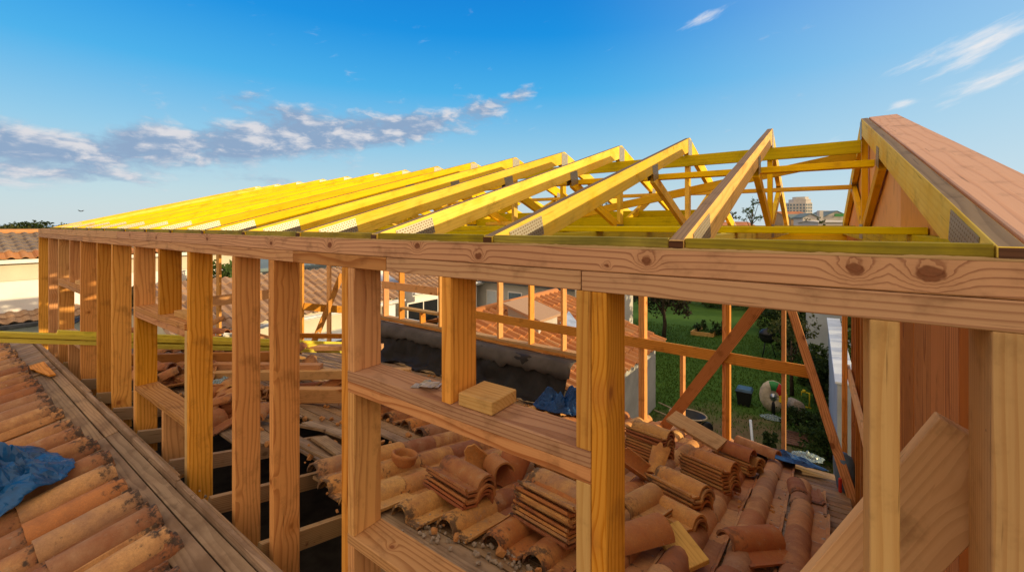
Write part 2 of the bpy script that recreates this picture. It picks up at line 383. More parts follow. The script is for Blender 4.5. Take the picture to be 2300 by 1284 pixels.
# upper plate, two lengths, and lower plate in four lengths
for a, b_ in ((XL, -5.02), (-5.017, XR)): box('top_plate', fw, (a, 0, ZM), (b_, D, ZT), 'plate' if b_ == XR else 'pink', .003)
for a, b_ in ((XL, -6.4), (-6.397, -1.83), (-1.827, -1.105), (-1.102, -.243), (-.240, XR)):
    box('lower_plate', fw, (a, 0.001, ZB), (b_, D - .001, ZM - .0015), 'pink', .002)
def wx(px): return onY(px, 600, 0).x
SW = .045
def stud(x, z0, z1, mat='orange', y0=.002, y1=D - .002, name='stud'):
    return box(name, fw, (x, y0, z0), (x + SW, y1, z1 - .0008), mat, .002, 2)
SB = 3.02
for px in (86, 108, 129.5, 179, 216, 249, 299, 419, 520, 604, 766, 1327): stud(wx(px), SB, ZB)
stud(.388, SB, ZB, 'pale'); stud(.553, SB, ZB, 'pale'); stud(.605, SB, ZB, 'pale')
stud(wx(419) - SW - .001, SB, 4.26, 'pale'); 
# openings: (left stud px, right stud px, header top, cripple px, sill top, jacks)
ops = [(129.5, 179, 4.30, 155, 3.62), (299, 419, 4.305, 354, 3.625), (766, 1327, 4.365, 990.5, 3.655)]
for n, (a, b_, ht, cp, st) in enumerate(ops):
    x0, x1 = wx(a) + SW + .001, wx(b_) - .001
    if n == 1: x1 -= SW + .001
    box('header', fw, (x0, .001, ht - .046), (x1, D, ht), 'pink'); box('header', fw, (x0, .002, ht - .093), (x1, D - .001, ht - .0475), 'pink')
    stud(wx(cp), ht, ZB, name='cripple_stud')
    box('sill', fw, (x0, .001, st - .045), (x1, D + .004, st), 'pink')
    stud(x0 + .001, st, ht - .093, name='jack_stud'); stud(x0 + .001, SB, st - .045, name='jack_stud')
    if n == 2:
        stud(x0 + .001, ht, ZB, name='cripple_stud'); stud(x1 - SW - .001, ht, ZB, name='cripple_stud')
        stud(x1 - SW - .001, st, ht - .093, 'pale', name='jack_stud'); stud(x1 - SW - .001, SB, st - .045, 'pale', name='jack_stud')
    if n == 1:
        stud(wx(362), SB, st - .045, name='cripple_stud')
    if n == 0: stud(wx(152), SB, st - .045, name='cripple_stud')
# truss positions along the wall
MS = [0, 1, 2, 3, 4, 5, 6, 7, 8, 9.2, 10.3, 11.5, 12.75, 14.0]
TX = [.56] + [-.6 * k for k in MS]
TT = .036
for i in range(len(TX) - 1):
    box('eaves_blocking', fw, (TX[i + 1] + TT + .002, .008, ZT + .0005), (TX[i] - .002, .05, 4.9665), 'block', .0015)
# torn fibres along the upper front edge of the plate
v = []; f = []; n = 420
for i in range(n + 1):
    x_ = -2.6 + 3.3 * i / n; hgt = max(.0004, .0035 * (fbm(x_ * 9, 2.2) + .35) + .002 * fbm(x_ * 60, 1.1)); y_ = .006 + .004 * fbm(x_ * 14, 5.)
    v += [(x_, -.0008, ZT - .004), (x_, -.0008 - .001 * abs(fbm(x_ * 30, 3.)), ZT + hgt), (x_, y_, ZT + hgt * .6), (x_, y_ + .004, ZT + .0005)]
for i in range(n):
    for k in range(3): a = 4 * i + k; f.append((a, a + 4, a + 5, a + 1))
link('torn_edge', mesh_from('torn_edge', v, f), M['pale'], fw)
# ================================================================== TRUSSES
SL = math.atan(.2857); HR, Y0, YR, YE = 4.961, 0.0, 2.72, 5.44
def rz(y): return HR + .2857 * (y if y <= YR else YE - y)
RD = .112; VD = RD / math.cos(SL)
def make_truss(x):
    t = thing('roof_truss', '', 'roof truss', (x, 2.72, ZT), 'yellow timber roof trusses')
    ex = (TT, 0, 0)
    yb = (ZT + .0008 + VD - HR) / .2857        # where the lower edge meets the plate
    for s in (0, 1):
        fy = (lambda y: y) if not s else (lambda y: YE - y)
        pts = [(x, fy(.003), ZT + .0008), (x, fy(.003), rz(.003)), (x, fy(YR - .0015), rz(YR)), (x, fy(YR - .0015), rz(YR) - VD), (x, fy(yb), ZT + .0008)]
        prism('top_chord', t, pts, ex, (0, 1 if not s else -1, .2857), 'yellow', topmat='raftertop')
    box('end_grain', t, (x + .001, -.0006, ZT + .001), (x + TT - .001, .0022, rz(0) - .0006), 'endgrain', 0)
    box('bottom_chord', t, (x, D + .006, 4.893), (x + TT, 5.295 - .006, 4.967), 'batten', .0015, 1)
    box('king_post', t, (x + .001, YR - .035, 4.968), (x + TT - .001, YR + .035, rz(YR) - VD - .012), 'yellow', .0015, 2)
    for s in (-1, 1):
        a = Vector((x + TT / 2, YR + s * .05, 4.985)); b_ = Vector((x + TT / 2, YR + s * .96, rz(YR - .96) - VD - .035))
        board('web', t, a, b_, .07, TT - .004, 'yellow', (0, s, 0))
    def plate(y, z, w, h, ang):
        for sx in (x - .0012, x + TT + .0012):
            d = Vector((0, math.cos(ang), math.sin(ang)))
            board('nail_plate', t, Vector((sx, y, z)) - d * w / 2, Vector((sx, y, z)) + d * w / 2, h, .0016, 'nail', (0, -math.sin(ang), math.cos(ang)), 0)
    plate(YR, rz(YR) - .085, .125, .135, 0)
    plate(.215, rz(.215) - .052, .22, .074, SL); plate(5.44 - .215, rz(.215) - .052, .22, .074, -SL)
    for s in (-1, 1): plate(YR + s * .96, rz(YR - .96) - .115, .115, .10, -s * SL * .9)
    plate(YR, 4.955, .24, .10, 0)
    return t
def copy_thing(t, dx):
    r = t.copy(); COL.objects.link(r); r.location = t.location + Vector((dx, 0, 0))
    for ch in list(t.children):
        c = ch.copy(); COL.objects.link(c); c.parent = r
    return r
base = make_truss(0.0)
trs = [base] + [copy_thing(base, x) for x in TX[2:]]
gt = copy_thing(base, TX[0])
gt['label'] = 'yellow end truss flush against the broad pink raking plate of the gable'
for i, t in enumerate(trs):
    t['label'] = ('farthest yellow roof truss, at the far end of the wall' if i == len(trs) - 1 else
                  'yellow roof truss, %s from the gable end' % ordinal(i + 1))
for ch in trs[0].children:
    if ch.name.startswith('top_chord'):
        ch.material_slots[0].link = 'OBJECT'; ch.material_slots[0].material = M['straw']
# long boards tying the trusses
def tie(label, p0, p1, wz, ty, mat='yellow', up=ZUP):
    o = board('brace_board', None, p0, p1, wz, ty, mat, up); return tag(o, label, 'brace board', 'long boards tying the trusses together')
tie('wide yellow board on edge just below the ridge, nailed along the king posts', (.555, YR - .055, 5.535), (-8.42, YR - .055, 5.535), .09, .034, 'batten')
tie('narrow yellow board under the near rafters halfway up, resting behind the webs', (.555, 1.86, 5.325), (-8.42, 1.86, 5.325), .036, .075)
tie('narrow yellow board under the far rafters halfway up, level with the webs', (.555, 3.58, 5.325), (-8.42, 3.58, 5.325), .036, .075)
tie('green tinted yellow board standing on edge over the bottom chords beside the king posts', (-.62, YR + .058, 5.02), (-8.42, YR + .058, 5.02), .10, .034, 'batten')
tie('flat greenish board lying across the bottom chords nearer the eaves', (.6, 1.62, 4.980), (-8.42, 1.62, 4.980), .024, .09, 'batten')
tie('flat greenish board lying across the bottom chords toward the garden eaves', (.6, 3.95, 4.980), (-8.42, 3.95, 4.980), .024, .09, 'batten')
tie('flat yellow board crossing the bottom chords closest to the front plate', (.6, .86, 4.980), (-8.42, .86, 4.980), .024, .09, 'batten')
tie('flat yellow board crossing the bottom chords closest to the garden plate', (.6, 4.72, 4.980), (-8.42, 4.72, 4.980), .024, .09)
tie('yellow board on edge along the far webs, low above the bottom chords', (-.62, 3.22, 5.11), (-8.42, 3.22, 5.11), .07, .03, 'batten')
tie('long diagonal yellow board lying across the bottom chords in the middle', (-.9, 1.0, 5.012), (-4.6, 4.5, 5.012), .03, .09)
tie('diagonal wind brace rising from the bottom chords to the ridge beside the end truss', (.54, YR + .11, 5.50), (-2.4, YR + .11, 4.97), .07, .03)
tie('diagonal wind brace crossing the middle trusses further from the end truss', (-2.75, YR + .112, 5.50), (-5.3, YR + .112, 4.97), .07, .03)
# ================================================================== REAR WALL FRAME
rw = thing('timber_wall_frame', 'slender stud wall along the garden side with a level rail and window opening', 'stud wall', (-4, 5.37, 2.8), 'timber stud walls of the new storey')
RY0, RY1 = 5.295, 5.44
def rbox(name, x0, x1, z0, z1, mat='orange', y0=RY0, y1=RY1, al=0): return box(name, rw, (x0, y0, z0), (x1, y1, z1), mat, .002, al)
rbox('top_plate', XL, XR, ZM, ZT, 'yellow'); rbox('lower_plate', XL, XR, ZB, ZM - .001, 'yellow', RY0 + .001, RY1 - .001)
def rx(px): return onY(px, 720, RY0).x
RS = 2.86                                  # sole of the raised part
RX = -2.62
low = deck(1640, 1000).z
rstud = {}
for px in (860, 895, 984, 1116, 1186, 1259, 1345):
    x = rx(px); rbox('stud', x, x + SW, RS - .35 if px in (1259,) else RS, ZB - .001, 'orange', RY0 + .002, RY1 - .002, 2)
for px in (1434, 1622, 1755):
    x = rx(px); rbox('stud', x, x + SW, dz(5.3) - .02, ZB - .001, 'orange', RY0 + .002, RY1 - .002, 2)
    if px in (1434, 1622): rbox('stud', x + SW + .0005, x + 2 * SW, dz(5.3) - .02, ZB - .001, 'orange', RY0 + .004, RY1 - .002, 2)
rbox('stud', rx(1527), rx(1527) + SW, dz(5.3) - .02, 3.13, 'orange', RY0 + .002, RY1 - .002, 2)
# rails nailed on the inner face
board('rail', rw, (rx(1076) - .15, RY0 - .015, 3.245), (.27, RY0 - .015, 3.195), .15, .028, 'orange')
board('rail', rw, (rx(860), RY0 - .015, 3.60), (rx(985), RY0 - .015, 3.60), .17, .028, 'orange')
rbox('sole_plate', -8.9, RX, RS - .05, RS - .001, 'pale'); rbox('sole_plate', -8.9, RX, RS - .10, RS - .052, 'orange', RY0 - .004, RY1 + .004)
x0, x1 = rx(895) + SW, rx(984)
rbox('window_sill', x0 + .001, x1 - .001, 3.09, 3.135, 'pale'); xm = rx(942)
rbox('cripple_stud', xm, xm + SW, RS, 3.089, 'orange', RY0 + .003, RY1 - .003, 2)
# diagonal braces
p0, p1 = onY(1480, 975, RY0 - .05), onY(1725, 660, RY0 - .05)
d = (p1 - p0).normalized()
board('diagonal_brace', rw, p0 - d * .12, p1 + d * .15, .15, .03, 'panel', (-d.z, 0, d.x))
# ================================================================== LEFT END WALL
lw = thing('timber_wall_frame', 'short end stud wall seen between the near studs, with a rail and a leaning brace', 'stud wall', (-9.3, 2.7, 2.8), 'timber stud walls of the new storey')
EX0, EX1 = XL, XL + D
def ly(px): return onX(px, 700, EX1).y
def lbox(name, y0, y1, z0, z1, mat='orange', al=1): return box(name, lw, (EX0 + .002, y0, z0), (EX1 - .002, y1, z1), mat, .002, al)
lbox('top_plate', D + .002, RY0 - .002, ZM, ZT, 'pink'); lbox('lower_plate', D + .002, RY0 - .002, ZB, ZM - .001, 'pink')
for px in (492, 560, 610, 679, 741): y = ly(px); lbox('stud', y, y + SW, dz(y) - .05, ZB - .001, 'orange', 2)
ya, yb_ = ly(492) + SW, ly(679)
box('rail', lw, (EX1 - .001, ly(470), onX(505, 684, EX1).z), (EX1 + .027, ly(608), onX(505, 661, EX1).z), 'orange', .002, 1)
board('rail', lw, onX(682, 688, EX1 + .012), onX(790, 697, EX1 + .012), .17, .026, 'orange')
p0, p1 = onX(698, 785, EX1 + .045), onX(768, 615, EX1 + .045); d = (p1 - p0).normalized()
board('diagonal_brace', lw, p0, p1, .14, .03, 'orange', (0, -d.z, d.y))
# ================================================================== GABLE WALL
gw = thing('timber_wall_frame', 'boarded gable wall with orange inner panels under a broad pink raking plate', 'stud wall', (.68, 2.7, 2.8), 'timber stud walls of the new storey')
GX0, GX1 = .602, .747
for s in (0, 1):
    fy = (lambda y: y) if not s else (lambda y: YE - y)
    pts = [(GX0, fy(.004), ZT + .001), (GX0, fy(.004), rz(.004) + .004), (GX0, fy(YR - .001), rz(YR) + .004), (GX0, fy(YR - .001), rz(YR) - .06), (GX0, fy(.17), ZT + .001)]
    prism('raking_plate', gw, pts, (GX1 - GX0, 0, 0), (0, 1 if not s else -1, .2857), 'rake', .003)
# inner studs, below and above the plate level
gy = [.82, 1.42, 2.02, 2.62, 3.22, 3.82, 4.42, 5.0]
for y in gy:
    box('stud', gw, (GX0 + (.03 if y > 3.3 else .018), y, 1.95), (GX1 - .004, y + SW, ZB - .004), 'panel', .002, 2)
    box('stud', gw, (GX0 + .02, y, ZT + .004), (GX1 - .004, y + SW, rz(y + .02) - .09), 'orange', .002, 2)
box('top_plate', gw, (GX0 + .002, D + .004, ZB), (GX1 - .002, RY0 - .004, ZT + .002), 'orange', .002, 1)
for a, b_ in ((.15, .816), (.82, 1.395), (1.40, 2.645), (2.65, 3.895), (3.90, 5.29)):
    px_ = GX0 + .002 if b_ < 3 else GX1 + .001
    nb = max(1, round((b_ - a) / .31))
    for q in range(nb):
        ya_, yb2 = a + (b_ - a) * q / nb, a + (b_ - a) * (q + 1) / nb - .004
        box('inner_panel', gw, (px_ + rnd.uniform(0, .003), ya_, 1.95), (px_ + .014, yb2, ZB - .002 if b_ < 3 else ZB + .06), 'panel', .0015, 2)
for a, b_ in ((.3, 1.395), (1.40, YR - .003), (YR, 3.895), (3.90, 5.1)):
    pts = [(GX0 + .002, a, ZT + .005), (GX0 + .002, a, rz(a) - .07), (GX0 + .002, b_ - .004, rz(b_ - .004) - .07), (GX0 + .002, b_ - .004, ZT + .005)]
    prism('gable_panel', gw, pts, (.014, 0, 0), (0, 0, 1), 'panelglow', 0)
pg0, pg1 = onX(1895, 800, GX0), onX(1945, 915, GX0)
board('rail', gw, (GX0 + .014, 2.4, 3.36), (GX0 + .014, 5.25, 3.30), .13, .028, 'pale')
for y in (5.06, 5.12): box('corner_post', gw, (GX0 - .05, y + .0, 1.95), (GX0 - .002, y + .045, ZB - .003), 'orange', .002, 2)
# slim raking prop in the rear corner
p0, p1 = onY(1922, 1140, 4.55), onY(1776, 690, 5.18)
o = board('raking_prop', None, p0, p1, .09, .045, 'pink', (1, 0, .3)); tag(o, 'long slim pinkish prop leaning across the rear corner, its foot near the blue drum', 'timber prop')
# wide plank leaning against the gable between the two nearest right hand studs
YP = .22
a = onY(1800, 1290, YP); b_ = onY(2105, 930, YP); d = (b_ - a).normalized(); nrm = Vector((d.z, 0, -d.x)); w = .16
c0 = a - d * .5 + nrm * w / 2; c1 = b_ + nrm * w / 2
o = board('leaning_plank', None, c0, c1, w, .045, 'pale', (-d.z, 0, d.x)); tag(o, 'broad pale plank with one dark knot, tilted steeply behind the pale corner studs', 'plank')
# blocks lying on the headers
def on_header(px0, px1, zt, y0, y1, h, label, mat='pale'):
    return tag(box('timber_offcut', None, (wx(px0), y0, zt + .0015), (wx(px1), y1, zt + h), mat, .003), label, 'timber offcut', 'timber offcuts')
def rot_block(name, loc, dims, rz_, mat, label, cat='timber offcut', group='timber offcuts', rx_=0, ry_=0, bev=.003):
    mw = Matrix.Translation(Vector(loc)) @ Euler((rx_, ry_, rz_), 'XYZ').to_matrix().to_4x4()
    return tag(link(name, box_mesh(*dims, bev), M[mat], None, mw), label, cat, group)
rot_block('timber_offcut', (-.648, .085, 4.366 + .0225), (.15, .145, .045), 0, 'pale', 'square thick pale offcut on the nearest header, against the centre cripple stud')
rot_block('timber_offcut', (-3.50, .085, 4.306 + .021), (.36, .07, .042), 0, 'pale', 'narrow offcut lying on the second header beside its cripple stud', bev=.002)
rot_block('timber_offcut', (-6.74, .05, 4.301 + .021), (.26, .08, .042), 0, 'pale', 'small offcut on the farthest header, right beside the tall stud', bev=.002)
rot_block('timber_offcut', (-7.33, .10, 4.301 + .028), (.25, .05, .055), 0, 'old', 'darker little offcut on the farthest header, left of its cripple stud', bev=.002)
# folded metal plate on the nearest header
c = onZ(968, 862, 4.367)
v = []; f = []
prof = [(-.05, .002), (-.018, .001), (-.012, .016), (.006, .018), (.012, .004), (.055, .0015)]
for x_, z_ in prof:
    for yy in (-.022, .022): v.append((x_, yy + x_ * .25, z_))
for i in range(len(prof) - 1): f.append((2 * i, 2 * i + 2, 2 * i + 3, 2 * i + 1))
o = link('metal_bracket', mesh_from('metal_bracket', v, f), M['steel'], None, Matrix.Translation(Vector((c.x, .07, 4.3665))) @ Euler((0, 0, .35)).to_matrix().to_4x4())
so = o.modifiers.new('s', 'SOLIDIFY'); so.thickness = .0025; so.offset = 1
tag(o, 'small folded galvanised bracket lying on the nearest header beside the cripple stud', 'metal bracket', 'loose metal brackets')
v2 = [(-.035, -.02, .0), (.03, -.026, .0), (.042, .0, .003), (.034, .022, .004), (-.028, .02, .002)]
o = link('metal_bracket', mesh_from('metal_bracket', v2, [(0, 1, 2, 3, 4)]), M['steel'], None, Matrix.Translation(Vector((c.x + .035, .055, 4.386))) @ Euler((.06, -.1, .2)).to_matrix().to_4x4())
so = o.modifiers.new('s', 'SOLIDIFY'); so.thickness = .002
tag(o, 'flat rounded galvanised plate resting on top of the folded bracket on the header', 'metal bracket', 'loose metal brackets')
#__PART3__

# ================================================================== CLAY TILE SHAPE
TW, TL = .285, .44
def tile_profile(w=1., n=8):
    top, bot = [], []
    for k in range(n + 1):
        a = math.pi - math.pi * k / n
        top.append((.084 + .084 * w * math.cos(a), .076 * w * math.sin(a)))
        bot.append((.084 + .071 * w * math.cos(a), -.012 + .076 * w * math.sin(a)))
    top += [(.178, .0), (.255, .0), (.268, .020), (.284, .022)]
    bot += [(.178, -.012), (.258, -.012), (.272, .008), (.284, .009)]
    return top, bot
def tile_geo(seed=0, length=TL, ny=5):
    """S tile, head (upper end) at y=0 with its stepped socket, tail at y=length"""
    r = random.Random(seed); v = []; f = []; al = []
    st = [(0, .90, 0), (.035, .90, 0), (.045, .985, .003)] + [(length * (.25 + .75 * i / (ny - 1)), 1.0 + .02 * i / (ny - 1), .003) for i in range(ny)]
    npf = None
    for (y, w, up) in st:
        top, bot = tile_profile(w)
        npf = len(top)
        for (x, z) in top: v.append((x + r.uniform(-.0012, .0012), y + r.uniform(-.002, .002), z + up + r.uniform(-.0012, .0012)))
        for (x, z) in bot: v.append((x, y, z))
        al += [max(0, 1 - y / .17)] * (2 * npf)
    S = 2 * npf
    for i in range(len(st) - 1):
        for k in range(npf - 1):
            a = i * S + k; f.append((a, a + 1, a + S + 1, a + S))
            a = i * S + npf + k; f.append((a + S, a + S + 1, a + 1, a))
        for k in (0, npf - 1): a = i * S + k; q = (a, a + S, a + S + npf, a + npf); f.append(q if k == 0 else q[::-1])
    for i in (0, len(st) - 1):
        for k in range(npf - 1):
            a = i * S + k; q = (a, a + npf, a + npf + 1, a + 1); f.append(q if i == 0 else q[::-1])
    return v, f, al
TG = [tile_geo(s) for s in range(6)]
def tile_mw(head, down, normal, xflip=1):
    y = Vector(down).normalized(); z = Vector(normal).normalized(); x = y.cross(z); z = x.cross(y)
    m = Matrix((x, y, z)).transposed().to_4x4(); m.translation = Vector(head); return m
class Acc:
    def __init__(s): s.v = []; s.f = []; s.t = []; s.a = []
    def add(s, geo, mw, tint):
        o = len(s.v); v, f, al = geo
        s.v += [mw @ Vector(p) for p in v]; s.f += [tuple(i + o for i in q) for q in f]; s.t += [tint] * len(v); s.a += al
    def build(s, name, mat, parent=None):
        me = mesh_from(name, s.v, s.f, True, {'tint': s.t, 'along': s.a})
        try: me.set_sharp_from_angle(angle=math.radians(50))
        except Exception: pass
        return link(name, me, M[mat], parent)
def tile_obj(seed, mw, mat='clay', length=None):
    key = (seed % 6, mat, length)
    if key not in TOBJ:
        g = TG[key[0]] if length is None else tile_geo(key[0], length)
        me = mesh_from('clay_roof_tile', g[0], g[1], True, {'along': g[2], 'tint': [0.] * len(g[0])})
        try: me.set_sharp_from_angle(angle=math.radians(50))
        except Exception: pass
        TOBJ[key] = me
    return link('clay_roof_tile', TOBJ[key], M[mat], None, mw)
TOBJ = {}
TGF = [([(x, y, z * 1.28 if z > .003 else z - .006) for (x, y, z) in g[0]], g[1], g[2]) for g in TG]
# ================================================================== OLD HOUSE
oh = thing('old_house', 'old house below the timber frame, half stripped of its terracotta roof tiles', 'house', (-4.3, 2.7, 0))
NF, NR = Vector((0, -LS, 1)).normalized(), Vector((0, DS, 1)).normalized()
DF, DR = Vector((0, -1, -LS)).normalized(), Vector((0, 1, -DS)).normalized()
# walls
for nm, pts, ext in (('wall', [(-9.3, 5.42, 0), (.70, 5.42, 0), (.70, 5.42, 1.80), (-9.3, 5.42, 1.80)], (0, -.2, 0)),
                     ('wall', [(-9.3, -5.3, 0), (.70, -5.3, 0), (.70, -5.3, 2.05), (-9.3, -5.3, 2.05)], (0, .2, 0))):
    prism(nm, oh, pts, ext, (1, 0, 0), 'housewall', 0)
for x, e in ((-9.3, .2), (.70, -.2)):
    prism('wall', oh, [(x, -5.09, 0), (x, 5.21, 0), (x, 5.21, dz(5.21) - .17), (x, .05, 3.1), (x, -5.09, lz(-5.09) - .12)], (e, 0, 0), (0, 1, 0), 'housewall', 0)
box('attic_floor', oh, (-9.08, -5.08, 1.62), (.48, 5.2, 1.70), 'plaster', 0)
# front slope boarding
for i, (ya, yb) in enumerate([(-.195, -.115), (-.33, -.20), (-.52, -.335), (-1.1, -.525), (-1.8, -1.105), (-5.4, -1.805)]):
    segs = [(-9.4, -7.2), (-7.19, -4.4), (-4.39, -1.9), (-1.89, .75)] if i < 2 else [(-9.4, .75)]
    for (xa, xb) in segs:
        j = rnd.uniform(-.004, .004) if i < 2 else 0
        board('roof_board', oh, ((xa), (ya + yb) / 2, lz((ya + yb) / 2) - .012 + j), (xb, (ya + yb) / 2, lz((ya + yb) / 2) - .012 + j * .4), .022, yb - ya, 'deckwood' if i < 2 else 'old', NF)
# short weathered boards across the ridge strip at the far end
for k in range(16):
    x = -9.25 + k * .145
    board('roof_board', oh, (x, -.33, lz(-.33) + .003), (x + rnd.uniform(-.02, .02), -.12, lz(-.12) + .005), .012, .135, 'deckwood', NF)
# upright edge board along the ridge, in lengths, with a ragged second strip behind
for (xa, xb) in ((-9.4, -5.6), (-5.59, -3.1), (-3.09, -.9), (-.89, .7)):
    board('edge_board', oh, (xa, -.095, lz(-.1) + .006 + rnd.uniform(-.006, .006)), (xb, -.095, lz(-.1) + .006 + rnd.uniform(-.006, .006)), .055, .026, 'deckwood')
    board('edge_board', oh, (xa + .3, -.062, lz(-.1) - .018), (xb - .1, -.062, lz(-.1) - .012), .05, .022, 'old')
# front slope tiles: columns with their head ends near the ridge boards
groups = [(-9.2, 15, -.325, .018), (-5.02, 3, -.30, .0), (-4.08, 6, -.275, .0), (-2.40, 4, -.33, -.004), (-1.1, 6, -.3, 0)]
cs = 0
for gi, (gx, n, hy, gz) in enumerate(groups):
    for i in range(n):
        A = Acc(); x = gx + i * .262; cs += 1
        y0 = hy + rnd.uniform(-.02, .015)
        tilt = rnd.uniform(-.018, .018)
        for j in range(6 if x > -4.5 else 4):
            y = y0 - j * .385
            h = .022 + gz + rnd.uniform(-.006, .006)
            head = Vector((x + .285 + rnd.uniform(-.006, .006), y, lz(y) + h))
            dn = (DF + Vector((tilt + rnd.uniform(-.008, .008), 0, .032))).normalized()
            A.add(TGF[rnd.randrange(6)], tile_mw(head, dn, NF), rnd.random())
            if i == n - 1 and gi < 3:
                for q in (1, 2): A.add(TG[0], tile_mw(head + Vector((.012 * q, .02 * q, -.013 * q)), dn, NF), .83)
        A.build('tile_row', 'clayroof', oh)
# broken mortar under the heads
# rear slope: rafters
for px, py in ((596, 1230), (483, 1126), (392, 1049), (320, 990), (264, 943), (226, 905), (192, 875), (150, 850)):
    x = onY(px, py, .02).x
    board('rafter', oh, (x, -.02, dz(-.02) - .085), (x, 5.4, dz(5.4) - .085), .11, .04, 'old', NR)
for x in (-1.55, -1.0, -.4, .2): board('rafter', oh, (x, .2, dz(.2) - .085), (x, 5.4, dz(5.4) - .085), .11, .05, 'old', NR)
# rear slope boarding, many boards gone on the left
k = 0; y = .30
HOLES = [(-4.05, -3.05, .95, 1.30), (-3.5, -2.75, .30, .80), (-2.75, -1.75, .25, .55), (-9, -4.35, .2, .62), (-4.3, -3.2, .2, .5), (-3.4, -2.9, 1.38, 1.62)]
while y < 5.45:
    wdt = rnd.choice((.14, .16, .18)); yc = y + wdt / 2
    cuts = sorted([-9.2 + rnd.uniform(.5, 2.2), -6.3 + rnd.uniform(-.5, .5), -4.2 + rnd.uniform(-.3, .3), -2.4 + rnd.uniform(-.3, .3)])
    xs = [-9.25] + cuts + [.60]
    for xa, xb in zip(xs[:-1], xs[1:]):
        pieces = [(xa, xb - .004)]
        for (hx0, hx1, hy0, hy1) in HOLES:
            if hy0 <= yc <= hy1:
                q = []
                for (a, b_) in pieces:
                    if b_ <= hx0 or a >= hx1: q.append((a, b_)); continue
                    if a < hx0: q.append((a, hx0 + rnd.uniform(-.08, .05)))
                    if b_ > hx1: q.append((hx1 + rnd.uniform(-.05, .08), b_))
                pieces = q
        for a, b_ in pieces:
            if b_ - a > .12:
                board('roof_board', oh, (a, yc, dz(yc) - .012 + rnd.uniform(-.003, .003)), (b_, yc, dz(yc) - .012 + rnd.uniform(-.003, .003)), .022, wdt - .008, 'deckwood', NR)
    y += wdt + .004
# mortar and dust bed on the boards under the rear tiles
# rear slope tiles
def rear_start(x):
    if x < -3.1: return 1.95
    if x < -2.85: return 1.62
    if x < -2.55: return .60
    if x < -2.2: return .50
    if x < -1.95: return .54
    if x < -1.7: return .68
    if x < -1.4: return .80
    if x < -1.1: return .90
    if x < -.8: return .92
    return .9
x = -3.98; ci = 0
while x < .30:
    A = Acc(); y = rear_start(x) + rnd.uniform(-.03, .03); j = 0; tl = rnd.uniform(-.012, .012)
    yend = 5.32 if x < -.1 else (5.0 if x < .1 else 4.2)
    while y < yend:
        skip = (x < -3.3 and y > 3.6)
        if skip and A.v: A.build('tile_row', 'clay', oh); A = Acc()
        if not skip:
            dn = (DR + Vector((tl + rnd.uniform(-.008, .008), 0, .030))).normalized()
            A.add(TG[rnd.randrange(6)], tile_mw((x + rnd.uniform(-.008, .008), y, dz(y) + .016 + rnd.uniform(0, .006)), dn, NR), rnd.random())
        y += .375 + rnd.uniform(-.012, .012)
    if A.v: A.build('tile_row', 'clayroof' if x > -.9 else 'clay', oh)
    x += .292; ci += 1
# strips of mortar between the right hand rows
def sheet(name, parent, x0, x1, y0, y1, fz, mat, nx=24, ny=24, amp=.01, fr=9, seed=0, smooth=True):
    v = []; f = []
    for i in range(nx + 1):
        for j in range(ny + 1):
            xx = x0 + (x1 - x0) * i / nx; yy = y0 + (y1 - y0) * j / ny
            e = min(i, nx - i, j, ny - j)
            jx = fbm(xx * 7 + seed, yy * 7) * .02 if e == 0 else 0
            v.append((xx + jx, yy + jx, fz(xx, yy) + amp * fbm(xx * fr + seed, yy * fr, seed) * (1 if e else .3)))
    for i in range(nx):
        for j in range(ny): a = i * (ny + 1) + j; f.append((a, a + ny + 1, a + ny + 2, a + 1))
    return link(name, mesh_from(name, v, f, smooth), M[mat], parent)
sheet('mortar_bed', oh, -.02, .40, 2.0, 4.0, lambda a, b_: dz(b_) + .022, 'mortar', 20, 60, .02, 12, 3)
#sheet('mortar_bed', oh, -1.9, -.9, .55, 1.15, lambda a, b_: dz(b_) + .008, 'mortar', 40, 24, .012, 12, 5)
# loose rubble
def rocks(name, spots, mat, label, cat, smin=.006, smax=.018):
    bm = bmesh.new()
    for (p, s0) in spots:
        s_ = rnd.uniform(smin, smax) * s0
        mw = Matrix.Translation(Vector(p)) @ Euler((rnd.random() * 6, rnd.random() * 6, 0)).to_matrix().to_4x4() @ Matrix.Diagonal((s_ * rnd.uniform(.7, 1.4), s_, s_ * rnd.uniform(.5, .9), 1))
        r = bmesh.ops.create_icosphere(bm, subdivisions=1, radius=1, matrix=mw)
        for vv in r['verts']: vv.co += Vector((rnd.uniform(-1, 1), rnd.uniform(-1, 1), rnd.uniform(-1, 1))) * s_ * .22
    me = bpy.data.meshes.new(name); bm.to_mesh(me); bm.free()
    return tag(link(name, me, M[mat]), label, cat, None, 'stuff')
sp = []
for _ in range(110):
    xx = rnd.uniform(-1.75, -.8); yy = rear_start(xx) + rnd.gauss(-.03, .09); sp.append(((xx, yy, dz(yy) + .012), 1))
for _ in range(130):
    kx = rnd.randrange(14); xx = -3.98 + .292 * kx + rnd.uniform(.18, .25); yy = rnd.uniform(rear_start(xx) + .1, 4.4); sp.append(((xx, yy, dz(yy) + .024), .75))
for _ in range(30):
    xx = rnd.uniform(-.05, .45); yy = rnd.uniform(1.6, 4.4); sp.append(((xx, yy, dz(yy) + .03), .8))
for _ in range(25):
    yy = rnd.uniform(-.06, -.01); xx = rnd.uniform(-8, -1); sp.append(((xx, yy, lz(-.1) - .035), .7))
rocks('rubble', sp, 'stone', 'scattered crumbs of pale mortar rubble lying between the old roof tiles', 'rubble')
cp = []
for _ in range(420):
    xx = rnd.uniform(-6.6, .1); yy = rnd.uniform(.55, 4.6)
    if xx > -2.7: yy = rnd.uniform(rear_start(xx) - .12, 3.5)
    cp.append(((xx, yy, dz(yy) + (.012 if xx < -3 else .03)), 1))
